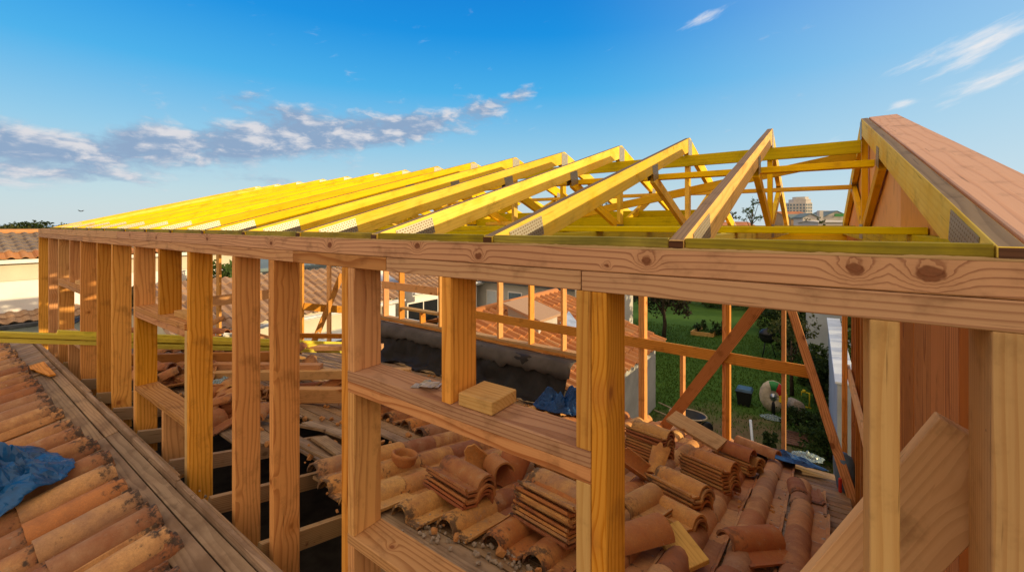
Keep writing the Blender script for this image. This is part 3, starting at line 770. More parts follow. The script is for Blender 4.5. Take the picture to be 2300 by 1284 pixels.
o = rocks('tile_chips', cp, 'clayd', 'scattered broken chips of red clay tile on the old roof boards', 'tile chips', .008, .032)
# ================================================================== MEMBRANE ON THE KNEE WALL
def drape(name, x0, x1, prof, mat, label, cat, nx=90, amp=.03, fr=2.2, seed=0, ragged=None):
    v = []; f = []; n = len(prof)
    for i in range(nx + 1):
        xx = x0 + (x1 - x0) * i / nx
        for j, (yy, zz) in enumerate(prof):
            t = j / (n - 1); k = amp * (.25 + t)
            dy = k * fbm(xx * fr + seed, t * 2.5, seed, 5); dy += amp * .16 * fbm(xx * 11 + seed, t * 7, seed, 4); dzz = k * .5 * fbm(xx * fr + seed + 9, t * 3, seed, 4)
            if ragged and j == n - 1: dzz += ragged * fbm(xx * 5 + seed, 1.7, seed, 4)
            v.append((xx, yy - abs(dy) * 1.3, zz + dzz))
    for i in range(nx):
        for j in range(n - 1): a = i * n + j; f.append((a, a + 1, a + n + 1, a + n))
    o = link(name, mesh_from(name, v, f, True), M[mat]); so = o.modifiers.new('s', 'SOLIDIFY'); so.thickness = .006
    return tag(o, label, cat)
zb = dz(4.72) + .05
drape('black_membrane', -8.8, -2.95, [(5.30, 2.745), (5.20, 2.75), (5.10, 2.735), (5.04, 2.68), (5.0, 2.55), (4.97, 2.42), (4.93, 2.30), (4.87, 2.2), (4.78, zb + .02), (4.66, dz(4.66) + .07)], 'membrane', 'shiny black membrane hanging in folds on the knee wall below the garden side studs', 'roofing membrane', amp=.16, fr=1.7, seed=2)
drape('felt_strip', -8.7, -2.88, [(5.31, 2.752), (5.2, 2.765), (5.08, 2.76), (5.0, 2.72), (4.955, 2.64), (4.94, 2.56)], 'felt', 'grey felt strip with torn lower edge folded over the top of the black membrane', 'roofing felt', amp=.03, fr=2.4, seed=5, ragged=.09)
drape('black_membrane', -9.9, -9.42, [(1.0, 3.75), (.75, 3.6), (.55, 3.45), (.3, 3.32), (.1, 3.2), (-.2, 3.05)], 'membrane', 'black sheet flapping outside the far end of the wall beside the neighbour roof', 'roofing membrane', nx=20, amp=.1, fr=3, seed=8)
#__PART4__

# ================================================================== LOOSE TILES AND STACKS
def stack(px, py, n, yaw, where, mat='clay', h0=.085, step=.0285, tilt=(0, 0), along_x=True, jit=.012, flip=False, cat='roof tile', pos=None):
    """n tiles lying one on another; yaw in degrees turns the tile's length from +X"""
    c = deck(px, py) if pos is None else Vector(pos); a = math.radians(yaw)
    for i in range(n):
        dn = Vector((math.cos(a), math.sin(a), math.tan(tilt[0]) - DS * math.sin(a))).normalized()
        nm = Vector((math.tan(tilt[1]), DS, 1))
        x = dn.cross(nm).normalized(); z = x.cross(dn)
        ja = Vector((rnd.uniform(-jit, jit), rnd.uniform(-jit, jit), 0))
        head = Vector((c.x, c.y, dz(c.y))) + z * (h0 + step * i) - dn * TL / 2 - x * TW / 2 + ja
        mw = tile_mw(head, (dn + Vector((rnd.uniform(-.02, .02), rnd.uniform(-.02, .02), 0))).normalized(), z)
        o = tile_obj(rnd.randrange(6), mw, mat)
        pos_ = 'only' if n == 1 else ('topmost' if i == n - 1 else ('bottom' if i == 0 else ordinal(i) +  ' from bottom'))
        if n == 1: tag(o, 'single clay roof tile ' + where, cat, 'loose roof tiles')
        else: tag(o, 'clay roof tile, %s in stack %s' % (pos_, where), cat, 'loose roof tiles')
stack(1025, 1142, 5, -8, 'beside the ring shaped collar', 'clayd', h0=.09)
stack(1232, 1218, 8, -8, 'next to the nearest post', 'clay', h0=.09)
stack(1262, 1095, 5, -12, 'behind the taller stack by the nearest post', 'clay', h0=.10)
stack(1455, 1040, 9, -14, 'left under the long pale offcut', 'clayd', h0=.08)
stack(1590, 1105, 7, -22, 'right under the long pale offcut', 'clayd', h0=.085)
stack(1520, 1150, 5, -22, 'just before the pale offcut', 'clay', h0=.09)
stack(1448, 1185, 2, 78, 'with dark broken edges beside the post', 'clayd', h0=.12, tilt=(.10, .1))
stack(1500, 1195, 2, -20, 'just behind the yellow offcut', 'clay', h0=.09)
stack(1690, 1262, 1, 55, 'turned pan side up at the lower edge of the right rows', 'clayd', h0=.11, tilt=(.02, .35))
stack(1810, 1120, 1, 96, 'alone on bare boards at the right end of the rows', 'clay', h0=.05)
stack(1655, 1065, 4, -25, 'near the eaves behind the pale offcut', 'clayd', h0=.08)
stack(1160, 1075, 1, 20, 'standing tilted behind the ring shaped collar', 'clay', h0=.18, tilt=(.55, .5))
# half round ridge tiles
def half_round(name, c, yaw, length, r0, r1, mat, label, tilt=0., roll=0., group='half round ridge tiles', arc=math.pi, th=.014, crack=0.):
    v = []; f = []; n = 14; m_ = 7
    for k, rr in enumerate((0, -th)):
        for j in range(m_ + 1):
            t = j / m_; r = r0 + (r1 - r0) * t + rr
            if j == 0 and k == 0: r += .004
            for i in range(n + 1):
                a = math.pi / 2 + arc * (i / n - .5)
                yy = length * (t - .5) + (crack * fbm(i * .5, j * .1, length) if j == m_ else 0)
                v.append((r * math.cos(a), yy, r * math.sin(a)))
    S = (n + 1) * (m_ + 1)
    for j in range(m_):
        for i in range(n):
            a = j * (n + 1) + i; f.append((a, a + 1, a + n + 2, a + n + 1)); a += S; f.append((a + n + 1, a + n + 2, a + 1, a))
    for j in range(m_):
        for i in (0, n): a = j * (n + 1) + i; f.append((a, a + n + 1, a + n + 1 + S, a + S))
    for j in (0, m_):
        for i in range(n): a = j * (n + 1) + i; f.append((a, a + 1, a + 1 + S, a + S))
    me = mesh_from(name, v, f, True, {'along': [0.] * len(v), 'tint': [0.] * len(v)})
    try: me.set_sharp_from_angle(angle=math.radians(40))
    except Exception: pass
    mw = Matrix.Translation(Vector(c)) @ Euler((tilt, roll, math.radians(yaw) - math.pi / 2), 'XYZ').to_matrix().to_4x4()
    return tag(link(name, me, M[mat], None, mw), label, 'ridge tile', group)
def dk(px, py, h=0):
    c = deck(px, py); return Vector((c.x, c.y, dz(c.y) + h))
half_round('ridge_tile', dk(1625, 1055, .25), -16, .62, .085, .10, 'clayd', 'long half round ridge tile lying on top of the stacks behind the pale offcut')
half_round('ridge_tile', dk(1440, 1100, .22), 15, .30, .085, .10, 'clay', 'upturned curved ridge tile with an open mouth, right of the nearest post', tilt=2.5, roll=.3, crack=.05)
half_round('ridge_tile', dk(1480, 1095, .22), 65, .26, .08, .10, 'clay', 'curved broken ridge tile leaning on the open mouthed one', tilt=.7, roll=-.5, crack=.05)
half_round('ridge_tile', dk(1090, 1085, .14), 30, .30, .10, .12, 'clay', 'split ridge tile piece with a yellow inner face behind the nearest stack', tilt=2.3, roll=.5, crack=.06)
half_round('ridge_tile', dk(1150, 1085, .13), 110, .36, .11, .13, 'clayd', 'large dark ridge tile leaning upright behind the nearest stack', tilt=.75, roll=.3, crack=.04)
half_round('ridge_tile', dk(1120, 1095, .15), -30, .28, .08, .09, 'clayd', 'small dark ridge tile set low between the two near stacks', tilt=.2, roll=.1)
half_round('ridge_tile', dk(1700, 1040, .17), -24, .5, .075, .085, 'clay', 'weathered ridge tile resting near the eaves just before the navy sheet', tilt=.05)
half_round('ridge_tile', dk(1425, 1250, .10), 62, .46, .10, .115, 'clayd', 'big half round ridge tile tipped up against the foot of the nearest post', tilt=-.1, roll=-.15)
# ring shaped terracotta collar
lathe('collar_ring', None, [(.082, 0), (.094, .012), (.098, .055), (.106, .062), (.106, .082), (.098, .088), (.088, .082), (.082, .06), (.079, .012), (.078, 0)], dk(905, 1062, .075), 'clayd', 32, (-.25, .05, 0), cap=False)
tag(bpy.data.objects['collar_ring'], 'round terracotta collar lying open side up on the old tile rows', 'clay collar')
# offcuts on the tiles
c = dk(1562, 1035, .36)
rot_block('timber_offcut', c, (.66, .20, .042), math.radians(-21), 'pale', 'long pale offcut sloping down on the tile stacks right of the post', rx_=.30, ry_=.13)
c = dk(1528, 1262, .10)
rot_block('timber_offcut', c, (.30, .19, .035), math.radians(-40), 'straw', 'bright yellow offcut tilted on the tiles, right of the nearest post', rx_=.22, ry_=.12)
# ---------------------------------------------------------------- lumber and clutter on the far left of the roof
ad = Vector((RT.x, RT.y, -DS * RT.y)).normalized()
def beam(px, py, L_, h, w_, t_, mat, label, ang=0., cat='beam', group='beams lying on the old roof', lift=0.):
    c = dk(px, py, h); a = YAW + math.radians(ang); d = Vector((math.cos(a), math.sin(a), -DS * math.sin(a) * lift)).normalized()
    return tag(board('beam', None, c - d * L_ / 2, c + d * L_ / 2, w_, t_, mat, ZUP, .004), label, cat, group)
beam(690, 905, 2.6, .10, .16, .11, 'orange', 'lower thick beam lying on the boards behind the second post from the window', 0)
beam(700, 886, 2.5, .26, .11, .10, 'pale', 'pale upper beam resting on the lower thick beam', 3)
beam(560, 862, 1.9, .22, .10, .10, 'pink', 'pinkish beam behind the white plastic scrap', -2)
beam(440, 838, 1.9, .20, .14, .07, 'panel', 'reddish beam beyond the second window opening', 4)
beam(740, 838, 1.7, .42, .07, .16, 'pink', 'flat pink board lying above the yellow battens, near the post', 2)
beam(735, 820, 1.3, .52, .08, .04, 'panel', 'short dark orange board on edge behind the flat pink board', -3)
# yellow batten bundle, running out through the far window opening
P1, P2 = Vector((-6.5, .06, 3.67)), dk(770, 832, .36)
dd = (P2 - P1).normalized()
for i, (oy, oz, e0, e1, lab) in enumerate([(0, 0, 2.6, .55, 'lowest yellow batten of the bundle slanting out through the far window opening'), (.02, .054, 2.3, .35, 'middle yellow batten lying on the lowest one of the bundle'), (.066, .004, 1.6, .7, 'yellow batten at the back of the bundle, behind the lowest one'), (.072, .060, .9, .5, 'short yellow batten on the back upper side of the bundle'), (.03, .108, .25, .2, 'topmost yellow batten of the bundle, set well back'), (-.07, -.006, -.35, .45, 'yellow batten on the near side of the bundle, starting inside the wall')]):
    perp = Vector((dd.y, -dd.x, 0)).normalized() * -1
    q0 = P1 - dd * e0 + perp * (oy + rnd.uniform(-.02, .02)) + Vector((0, 0, oz - .03 + rnd.uniform(0, .004))); q1 = P2 + dd * e1 + perp * (oy + rnd.uniform(-.05, .05)) + Vector((0, 0, oz - .02 + rnd.uniform(0, .02)))
    tag(board('yellow_batten', None, q0, q1, .048, .060, 'batten', ZUP, .002), lab, 'batten', 'bundle of yellow battens')
# heaps of tiles far left: individual tiles
def heap(px, py, n, spread, where, mat='clayd', h=.12):
    c = dk(px, py)
    for i in range(n):
        yy = c.y + rnd.gauss(0, spread); xx = c.x + rnd.gauss(0, spread)
        z = dz(yy) + .06 + h * rnd.random() * (i / max(1, n - 1))
        e = Euler((rnd.gauss(0, .25), rnd.gauss(0, .25), rnd.uniform(0, 6.28)))
        mw = Matrix.Translation((xx, yy, z)) @ e.to_matrix().to_4x4() @ Matrix.Translation((-.14, -.2, 0))
        tag(tile_obj(rnd.randrange(6), mw, mat, rnd.choice((None, .3, .22))), 'jumbled tile in heap ' + where, 'roof tile', 'tiles in the heap ' + where)
heap(398, 862, 12, .17, 'behind the near edge of the second window sill', h=.10)
heap(420, 800, 14, .24, 'above the yellow battens inside the second window opening', h=.42)
heap(510, 790, 14, .28, 'behind the tall stud right of the second window', h=.45)
heap(560, 905, 8, .16, 'on the boards in front of the thick beams', h=.06)
heap(470, 905, 9, .16, 'on the dusty boards just past the second window sill', h=.06)
heap(655, 850, 9, .16, 'beside the yellow battens behind the last tall stud', h=.3)
heap(520, 945, 6, .14, 'close behind the stud right of the second window', h=.05)
heap(740, 890, 7, .2, 'at the end of the thick beams by the window post', h=.12)
heap(605, 815, 8, .2, 'between the two tall full studs, beyond the yellow battens', h=.35)
# crumpled sheets
def crumple(name, loc, rx_, ry_, h, mat, label, cat, seed, yaw=0., n=34, sharp=2.2, slope=0., peak=(0, 0), pw=1.2, group=None):
    v = []; f = []; idx = {}
    R3 = Matrix.Rotation(yaw, 3, 'Z')
    for i in range(n + 1):
        for j in range(n + 1):
            u, w_ = i / n * 2 - 1, j / n * 2 - 1
            # square to disc
            x = u * math.sqrt(max(0, 1 - w_ * w_ / 2)); y = w_ * math.sqrt(max(0, 1 - u * u / 2))
            rr = math.hypot(x, y); edge = 1 + .16 * fbm(math.atan2(y, x) * 1.5 + seed, seed * 1.3)
            dome = max(0, 1 - math.hypot(x - peak[0], y - peak[1]) / 1.25) ** pw
            ridg = 1 - abs(fbm(x * sharp + seed, y * sharp, seed, 4)) * 1.6
            dd_, _ = mnoise.voronoi(Vector((x * sharp * 1.1 + seed, y * sharp * 1.1, seed)))
            ridg = .55 * ridg + .9 * min(1, (dd_[1] - dd_[0]) * 1.5) - .15
            z = h * (dome * (.45 + .65 * ridg) + .16 * ridg * (1 - rr))
            p = R3 @ Vector((x * rx_ * edge, y * ry_ * edge, max(z, .004)))
            v.append(Vector(loc) + p + Vector((0, 0, p.y * slope)))
    for i in range(n):
        for j in range(n): a = i * (n + 1) + j; f.append((a, a + n + 1, a + n + 2, a + 1))
    tri = []
    for q in f: tri += [(q[0], q[1], q[2]), (q[0], q[2], q[3])] if rnd.random() < .5 else [(q[0], q[1], q[3]), (q[1], q[2], q[3])]
    js = .32 * 2 * min(rx_, ry_) / n
    v = [p + Vector((rnd.uniform(-js, js), rnd.uniform(-js, js), rnd.uniform(-js, js) * .12)) for p in v]
    me = mesh_from(name, v, tri, True)
    try: me.set_sharp_from_angle(angle=math.radians(13))
    except Exception: pass
    o = link(name, me, M[mat]); so = o.modifiers.new('s', 'SOLIDIFY'); so.thickness = .004; so.offset = 1
    return tag(o, label, cat, group)
crumple('blue_tarpaulin', (-4.06, -.93, lz(-.93) + .085), .56, .42, .44, 'tarp', 'bright blue tarpaulin heaped in folds on the old tiles at the lower left', 'tarpaulin', 3.1, yaw=.62, slope=LS, n=52, sharp=1.35, peak=(.05, -.1), pw=.9)
crumple('blue_tarpaulin', dk(1268, 940, .08), .42, .34, .46, 'navy', 'dark blue tarpaulin bunched to a point at the end of the black membrane', 'tarpaulin', 6.4, slope=-DS, n=34, peak=(.1, .1), pw=.9, sharp=1.2)
crumple('blue_tarpaulin', (-.02, 5.20, dz(5.2) + .07), .46, .26, .14, 'navy', 'navy sheet draped over the eaves beyond the right rows of tiles', 'tarpaulin', 9.2, yaw=-.2, slope=-.35, n=34, sharp=1.6)
crumple('plastic_sheet', dk(508, 882, .10), .20, .16, .09, 'plastic', 'crumpled clear plastic scrap between beams on the left of the roof', 'plastic sheet', 2.2, slope=-DS, sharp=4)
crumple('plastic_sheet', (.22, 5.75, 1.93), .18, .22, .07, 'plastic', 'clear plastic bag hanging at the eaves beside the navy sheet', 'plastic sheet', 4.7, slope=-.2, sharp=3)
crumple('dusty_sack', dk(712, 800, .36), .22, .15, .12, 'bagcol', 'dusty pale sack lying on boards beneath the leaning end brace', 'sack', 1.7, slope=-DS, sharp=2)
# bits near the eaves
lathe('green_cup', None, [(.05, 0), (.085, .12), (.08, .12), (.046, .01)], onY(1665, 1012, 5.62) - Vector((0, 0, .05)), 'lime', 20, (.3, .6, 0)); tag(bpy.data.objects['green_cup'], 'bright lime green bucket tipped over at the eaves', 'bucket')
p = onY(1903, 1125, 4.75)
lathe('blue_drum', None, [(.075, 0), (.09, .02), (.094, .12), (.098, .14), (.094, .28), (.08, .35), (.05, .36), (.04, .39), (0.001, .39)], (p.x, 4.75, dz(4.75) + .03), 'bluebarrel', 24, (.05, -.1, 0)); tag(bpy.data.objects['blue_drum'], 'dull blue plastic drum at the foot of the raking prop', 'drum')
p = onY(1922, 1095, 4.6); tag(box('red_tool', None, (.50, 4.55, dz(4.55) + .02), (.53, 4.59, dz(4.55) + .17), 'red', .01), 'small red object standing in the corner behind the blue drum', 'tool box')
# plank scraps on the front slope
c = Vector((-7.0, -.22, lz(-.22) + .02))
prism('broken_board', None, [c + Vector((-.45, -.10, -.021)), c + Vector((.30, .0, .003)), c + Vector((.33, .05, .012)), c + Vector((-.42, .05, .012))], NF * .02, (1, 0, 0), 'orange', .001)
tag(bpy.data.objects['broken_board'], 'pointed orange board scrap lying across the ridge strip of the front slope', 'board scrap')
for i, (px, py, L_, yw, lab) in enumerate([(735, 968, .55, 10, 'grey dusty board lying askew over the larger hole'), (745, 1010, .5, -6, 'grey dusty board below the askew one, beside the post'), (640, 960, .8, 30, 'long thin grey batten lying across the hole left of the post'), (705, 1030, .6, 4, 'narrow split board just above the first wavy tile ends')]):
    c = dk(px, py, .02 + .012 * i); a = math.radians(yw); d = Vector((math.cos(a), math.sin(a), -DS * math.sin(a)))
    tag(board('loose_board', None, c - d * L_ / 2, c + d * L_ / 2, .022, (.15, .14, .04, .05)[i], 'deckwood', NR), lab, 'loose board', 'loose grey boards on the stripped roof')

# ================================================================== GROUND, SEA
def groundmat():
    m, b, p = newmat('garden ground', .95, 0, .1)
    tc = b.n('TexCoord'); P = tc.outputs['Object']; s = b.sep(P)
    n = b.noise(P, .9, 6, .65); n2 = b.noise(P, 9, 4, .65); n3 = b.noise(P, .02, 4, .6)
    g = b.mix(n2, (.03, .085, .012), (.085, .16, .024))
    dx = b.m('DIVIDE', b.m('SUBTRACT', s[0], -1.3), 2.2); dy = b.m('DIVIDE', b.m('SUBTRACT', s[1], 9.4), 2.6)
    q = b.m('ADD', b.m('POWER', dx, 2.), b.m('POWER', dy, 2.))
    bare = b.smooth(b.m('ADD', q, b.m('MULTIPLY_ADD', n, 2.2, -1.1)), .25, 1.15, 1., 0.)
    g = b.mix(b.m('MULTIPLY', bare, .9), g, b.mix(n2, (.10, .065, .035), (.20, .135, .075)))
    far = b.smooth(b.vm('LENGTH', P), 40., 90.)
    g = b.mix(far, g, b.mix(n3, (.05, .07, .02), (.16, .13, .07)))
    b.put(p.inputs['Base Color'], g); b.put(p.inputs['Normal'], b.bump(n2, .6, .02)); return m
M['ground'] = groundmat()
me = mesh_from('ground', [(-1500, -1500, 0), (1500, -1500, 0), (1500, 3000, 0), (-1500, 3000, 0)], [(0, 1, 2, 3)])
tag(link('ground', me, M['ground']), None, None, kind='structure')
M['sea'] = plain('sea water', (.10, .16, .20), .25, nscale=.01, var=.2)
me = mesh_from('sea', [(-8000, -6000, -1.5), (-600, -6000, -1.5), (-600, 6000, -1.5), (-8000, 6000, -1.5)], [(0, 1, 2, 3)])
tag(link('sea', me, M['sea']), None, None, kind='structure')
# lawn blades
NB_ = 52000
gx = nrs.uniform(-7.5, 1.0, NB_); gy = nrs.uniform(6.2, 21, NB_) ; keep = (nrs.rand(NB_) < np.clip(1.25 * 10 / gy, 0, 1))
bare = (((gx + 1.3) / 2.0) ** 2 + ((gy - 9.4) / 2.4) ** 2) < nrs.uniform(.2, 1.3, NB_)
keep &= ~(bare & (nrs.rand(NB_) < .85)); gx, gy = gx[keep], gy[keep]; n = len(gx)
hh = nrs.uniform(.03, .085, n); ang = nrs.uniform(0, 6.28, n); ww = nrs.uniform(.008, .02, n); lx = nrs.normal(0, .03, n); lyy = nrs.normal(0, .03, n)
V_ = np.zeros((n, 3, 3)); V_[:, 0] = np.c_[gx - np.cos(ang) * ww, gy - np.sin(ang) * ww, np.full(n, .002)]; V_[:, 1] = np.c_[gx + np.cos(ang) * ww, gy + np.sin(ang) * ww, np.full(n, .002)]; V_[:, 2] = np.c_[gx + lx, gy + lyy, hh]
o = link('lawn_grass', fast_mesh('lawn_grass', V_.reshape(-1, 3), np.arange(3 * n).reshape(-1, 3), np.repeat(nrs.rand(n), 3)), M['grass'])
tag(o, 'short green garden grass growing around a trodden bare patch', 'grass', None, 'stuff')
# ================================================================== PLANTS
def crown_mesh(name, blobs, n, leaf, flat=.0):
    """many small leaf faces gathered in clumps; blobs: (centre, radii)"""
    cen = []
    vol = np.array([b_[1][0] * b_[1][1] * b_[1][2] for b_ in blobs]) ** .7; vol /= vol.sum()
    pts = []
    for (c, r), f_ in zip(blobs, vol):
        m_ = max(8, int(n * f_)); k = max(5, m_ // 26)
        d = nrs.normal(size=(k, 3)); d /= np.linalg.norm(d, axis=1)[:, None]
        cc = d * (nrs.uniform(.45, 1.05, (k, 1))) * np.array(r) + np.array(c)
        ii = nrs.randint(0, k, m_)
        sg = min(r) * .17
        pts.append(cc[ii] + nrs.normal(0, sg, (m_, 3)))
    P = np.concatenate(pts); m_ = len(P)
    a = nrs.normal(size=(m_, 3)); a /= np.linalg.norm(a, axis=1)[:, None]
    b_ = np.cross(a, nrs.normal(size=(m_, 3))); b_ /= np.linalg.norm(b_, axis=1)[:, None]
    s = leaf * nrs.uniform(.6, 1.4, (m_, 1))
    q = np.stack([P - a * s, P - b_ * s * .55, P + a * s, P + b_ * s * .55], 1).reshape(-1, 3)
    return fast_mesh(name, q, np.arange(4 * m_).reshape(-1, 4), np.repeat(nrs.rand(m_), 4))
def tree(name, label, base, h, r, mat, n=2600, leaf=.09, trunk=.09, group=None, cz=.62, flat=1., cat='tree', lobes=7, bare=.0):
    t = thing(name, label, cat, base, group); B = Vector(base)
    top = B + Vector((rnd.uniform(-.1, .1) * r, rnd.uniform(-.1, .1) * r, h * cz))
    tube('trunk', t, [B - Vector((0, 0, .05)), B.lerp(top, .35) + Vector((rnd.uniform(-.06, .06) * r, 0, 0)), B.lerp(top, .7), top], 0, 'bark', 7, True, [trunk * 1.2, trunk * .9, trunk * .7, trunk * .35])
    bl = []
    for i in range(lobes):
        a = 2 * math.pi * i / lobes + rnd.uniform(-.4, .4); rr = r * rnd.uniform(.35, .62); z = B.z + h * (cz + rnd.uniform(-.14, .22) * flat)
        c = (B.x + rr * math.cos(a), B.y + rr * math.sin(a), z); s = r * rnd.uniform(.34, .55)
        bl.append((c, (s, s, s * .75 * flat)))
        tube('limb', t, [B.lerp(top, rnd.uniform(.5, .9)), Vector(c)], 0, 'bark', 5, True, [trunk * .4, trunk * .12])
    bl.append(((B.x, B.y, B.z + h * (1 - .25 * flat * .6)), (r * .5, r * .5, r * .42 * flat)))
    link('crown', crown_mesh('crown', bl, n, leaf), M[mat], t); return t
def shrub(name, label, base, rx_, ry_, h, mat, n=1400, leaf=.06, group=None, cat='shrub', lobes=6):
    B = Vector(base); t = thing(name, label, cat, base, group)
    bl = []
    for i in range(lobes):
        bl.append(((B.x + rnd.uniform(-.55, .55) * rx_, B.y + rnd.uniform(-.55, .55) * ry_, h * rnd.uniform(.3, .68)), (rx_ * .55, ry_ * .55, h * .36)))
    for i in range(3): tube('stem', t, [B + Vector((rnd.uniform(-.1, .1), rnd.uniform(-.1, .1), -.02)), B + Vector((rnd.uniform(-.5, .5) * rx_, rnd.uniform(-.5, .5) * ry_, h * .55))], .02, 'bark', 5, True, [.03, .01])
    link('foliage', crown_mesh('foliage', bl, n, leaf), M[mat], t); return t
g = onZ(1490, 762, 0); tree('garden_tree', 'small dark leaved garden tree with a crooked bare trunk beside the orange roof', (g.x, g.y, 0), 3.2, 1.75, 'leafpurple', 4200, .07, .09)
g = onZ(1795, 925, 0); tree('garden_tree', 'thin young tree with sparse twiggy crown behind the garden clutter', (g.x - .2, g.y + 1.2, 0), 2.6, .9, 'leafolive', 700, .045, .05, lobes=5)
for i, (px, py, rx_, ry_, h, mat, lab) in enumerate([
    (1720, 705, 1.7, 1.2, 2.0, 'leafmid', 'rounded mid green shrub at the far end of the lawn, left of the dark hedge'),
    (1800, 740, 1.6, 1.6, 2.3, 'leafdark', 'dense dark shrub along the far right of the lawn'),
    (1838, 800, 1.0, 1.3, 1.9, 'leafdark', 'tall dark shrub growing against the white garden wall'),
    (1668, 690, 1.4, 1.2, 1.2, 'leafolive', 'low olive bush at the end of the lawn'),
    (1850, 880, .55, 1.0, 1.3, 'leafmid', 'leafy shrub low beside the near end of the white garden wall'),
    (1812, 985, .55, .6, .7, 'leafdark', 'small dark conifer like shrub in the near right corner of the garden'),
    (1855, 1030, .5, .6, .75, 'leafmid', 'light green bush just below the eaves at the white wall'),
    (1775, 800, 1.2, 1.2, 2.4, 'leafdark', 'broad dark shrub behind the cream disc and the young tree'),
    (1752, 745, 1.5, 1.3, 2.1, 'leafmid', 'tall leafy shrub right behind the black barbecue'),
    (1840, 905, .8, .9, 1.7, 'leafdark', 'dark rounded shrub between the yellow toy and the white wall'),
    (1835, 770, 1.2, 1.4, 2.9, 'leafmid', 'tallest leafy shrub in front of the pale shed'),
    (1592, 690, 1.3, 1., .8, 'leafmid', 'spreading low bush on the rise behind the dark garden tree'),
    (1760, 1065, .45, .4, .45, 'leafdark', 'tuft of dark weeds behind the flower pot')]):
    g = onZ(px, py, 0); shrub('garden_shrub', lab, (g.x, g.y, 0), rx_, ry_, h, mat, int(1500 + 700 * rx_), .06 if h > 1 else .035, 'garden shrubs')
def hedge(label, lo, hi, mat, n, leaf):
    t = thing('garden_hedge', label, 'hedge', ((lo[0] + hi[0]) / 2, (lo[1] + hi[1]) / 2, 0), 'garden hedges')
    bl = []; L_ = max(hi[0] - lo[0], hi[1] - lo[1]); k = int(L_ / .9) + 1
    for i in range(k):
        f_ = (i + .5) / k
        for zz in (.22, .5, .78):
            if hi[1] - lo[1] > hi[0] - lo[0]: c = ((lo[0] + hi[0]) / 2, lo[1] + f_ * (hi[1] - lo[1]), hi[2] * zz * rnd.uniform(.94, 1.05)); r = ((hi[0] - lo[0]) * .5, .6, hi[2] * .19)
            else: c = (lo[0] + f_ * (hi[0] - lo[0]), (lo[1] + hi[1]) / 2, hi[2] * zz * rnd.uniform(.94, 1.05)); r = (.6, (hi[1] - lo[1]) * .5, hi[2] * .19)
            bl.append((c, r))
    link('foliage', crown_mesh('foliage', bl, n, leaf), M[mat], t)
    tube('stem', t, [((lo[0] + hi[0]) / 2, (lo[1] + hi[1]) / 2, -.02), ((lo[0] + hi[0]) / 2, (lo[1] + hi[1]) / 2, hi[2] * .7)], .05, 'bark', 6)
hedge('tall green hedge standing behind the white garden wall', (.95, 6.6, 0), (1.7, 15.5, 3.05), 'leafmid', 9000, .07)
hedge('very tall dark hedge closing the far right side of the garden', (-1.2, 21.5, 0), (6.5, 23.5, 3.6), 'leafdark', 9000, .10)
hedge('long dark hedge along the back of the garden behind the low bushes', (-9.5, 27, 0), (-1.5, 28.6, 2.6), 'leafdark', 7000, .11)
hedge('high hedge row beyond the white wall, outside the garden', (3.6, 12, 0), (5.2, 24, 5.2), 'leafdark', 7000, .12)
# ================================================================== GARDEN OBJECTS
ww_ = thing('garden_wall', 'white coped garden wall running away from the rear corner of the gable', 'wall', (.7, 10.5, 0))
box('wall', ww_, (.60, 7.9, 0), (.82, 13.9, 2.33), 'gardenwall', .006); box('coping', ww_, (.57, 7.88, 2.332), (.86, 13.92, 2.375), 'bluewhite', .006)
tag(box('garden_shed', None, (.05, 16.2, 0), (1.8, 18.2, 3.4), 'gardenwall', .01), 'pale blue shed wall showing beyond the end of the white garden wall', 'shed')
g = onZ(1672, 908, 0); t = thing('garden_bin', 'black square bin with slate blue lid on the lawn', 'bin', g)
def taper_box(name, parent, c, w0, w1, z0, z1, mat):
    v = [(c.x + sx * w, c.y + sy * w, z) for z, w in ((z0, w0), (z1, w1)) for sx, sy in ((-1, -1), (1, -1), (1, 1), (-1, 1))]
    f = [(3, 2, 1, 0), (4, 5, 6, 7), (0, 1, 5, 4), (1, 2, 6, 5), (2, 3, 7, 6), (3, 0, 4, 7)]
    o = link(name, mesh_from(name, v, f), M[mat], parent); bv = o.modifiers.new('b', 'BEVEL'); bv.width = .012; bv.segments = 2; return o
taper_box('body', t, g, .15, .19, 0, .40, 'black'); taper_box('lid', t, g, .205, .17, .402, .47, 'bluelid')
tube('rim', t, [g + Vector((-.2, -.2, .395)), g + Vector((.2, -.2, .395)), g + Vector((.2, .2, .395)), g + Vector((-.2, .2, .395)), g + Vector((-.2, -.2, .395))], .012, 'black', 6)
g = onZ(1723, 800, 0); t = thing('kettle_barbecue', 'black round barbecue on legs at the edge of the far shrubs', 'barbecue', g)
lathe('bowl', t, [(.02, .5), (.18, .56), (.27, .70), (.28, .80)], g, 'black', 20); lathe('lid', t, [(.285, .805), (.26, .92), (.16, 1.02), (.02, 1.06), (.02, 1.10), (.001, 1.10)], g, 'black', 20)
for k in range(3): a = k * 2.1; tube('leg', t, [g + Vector((.28 * math.cos(a), .28 * math.sin(a), 0)), g + Vector((.12 * math.cos(a), .12 * math.sin(a), .56))], .015, 'black', 6)
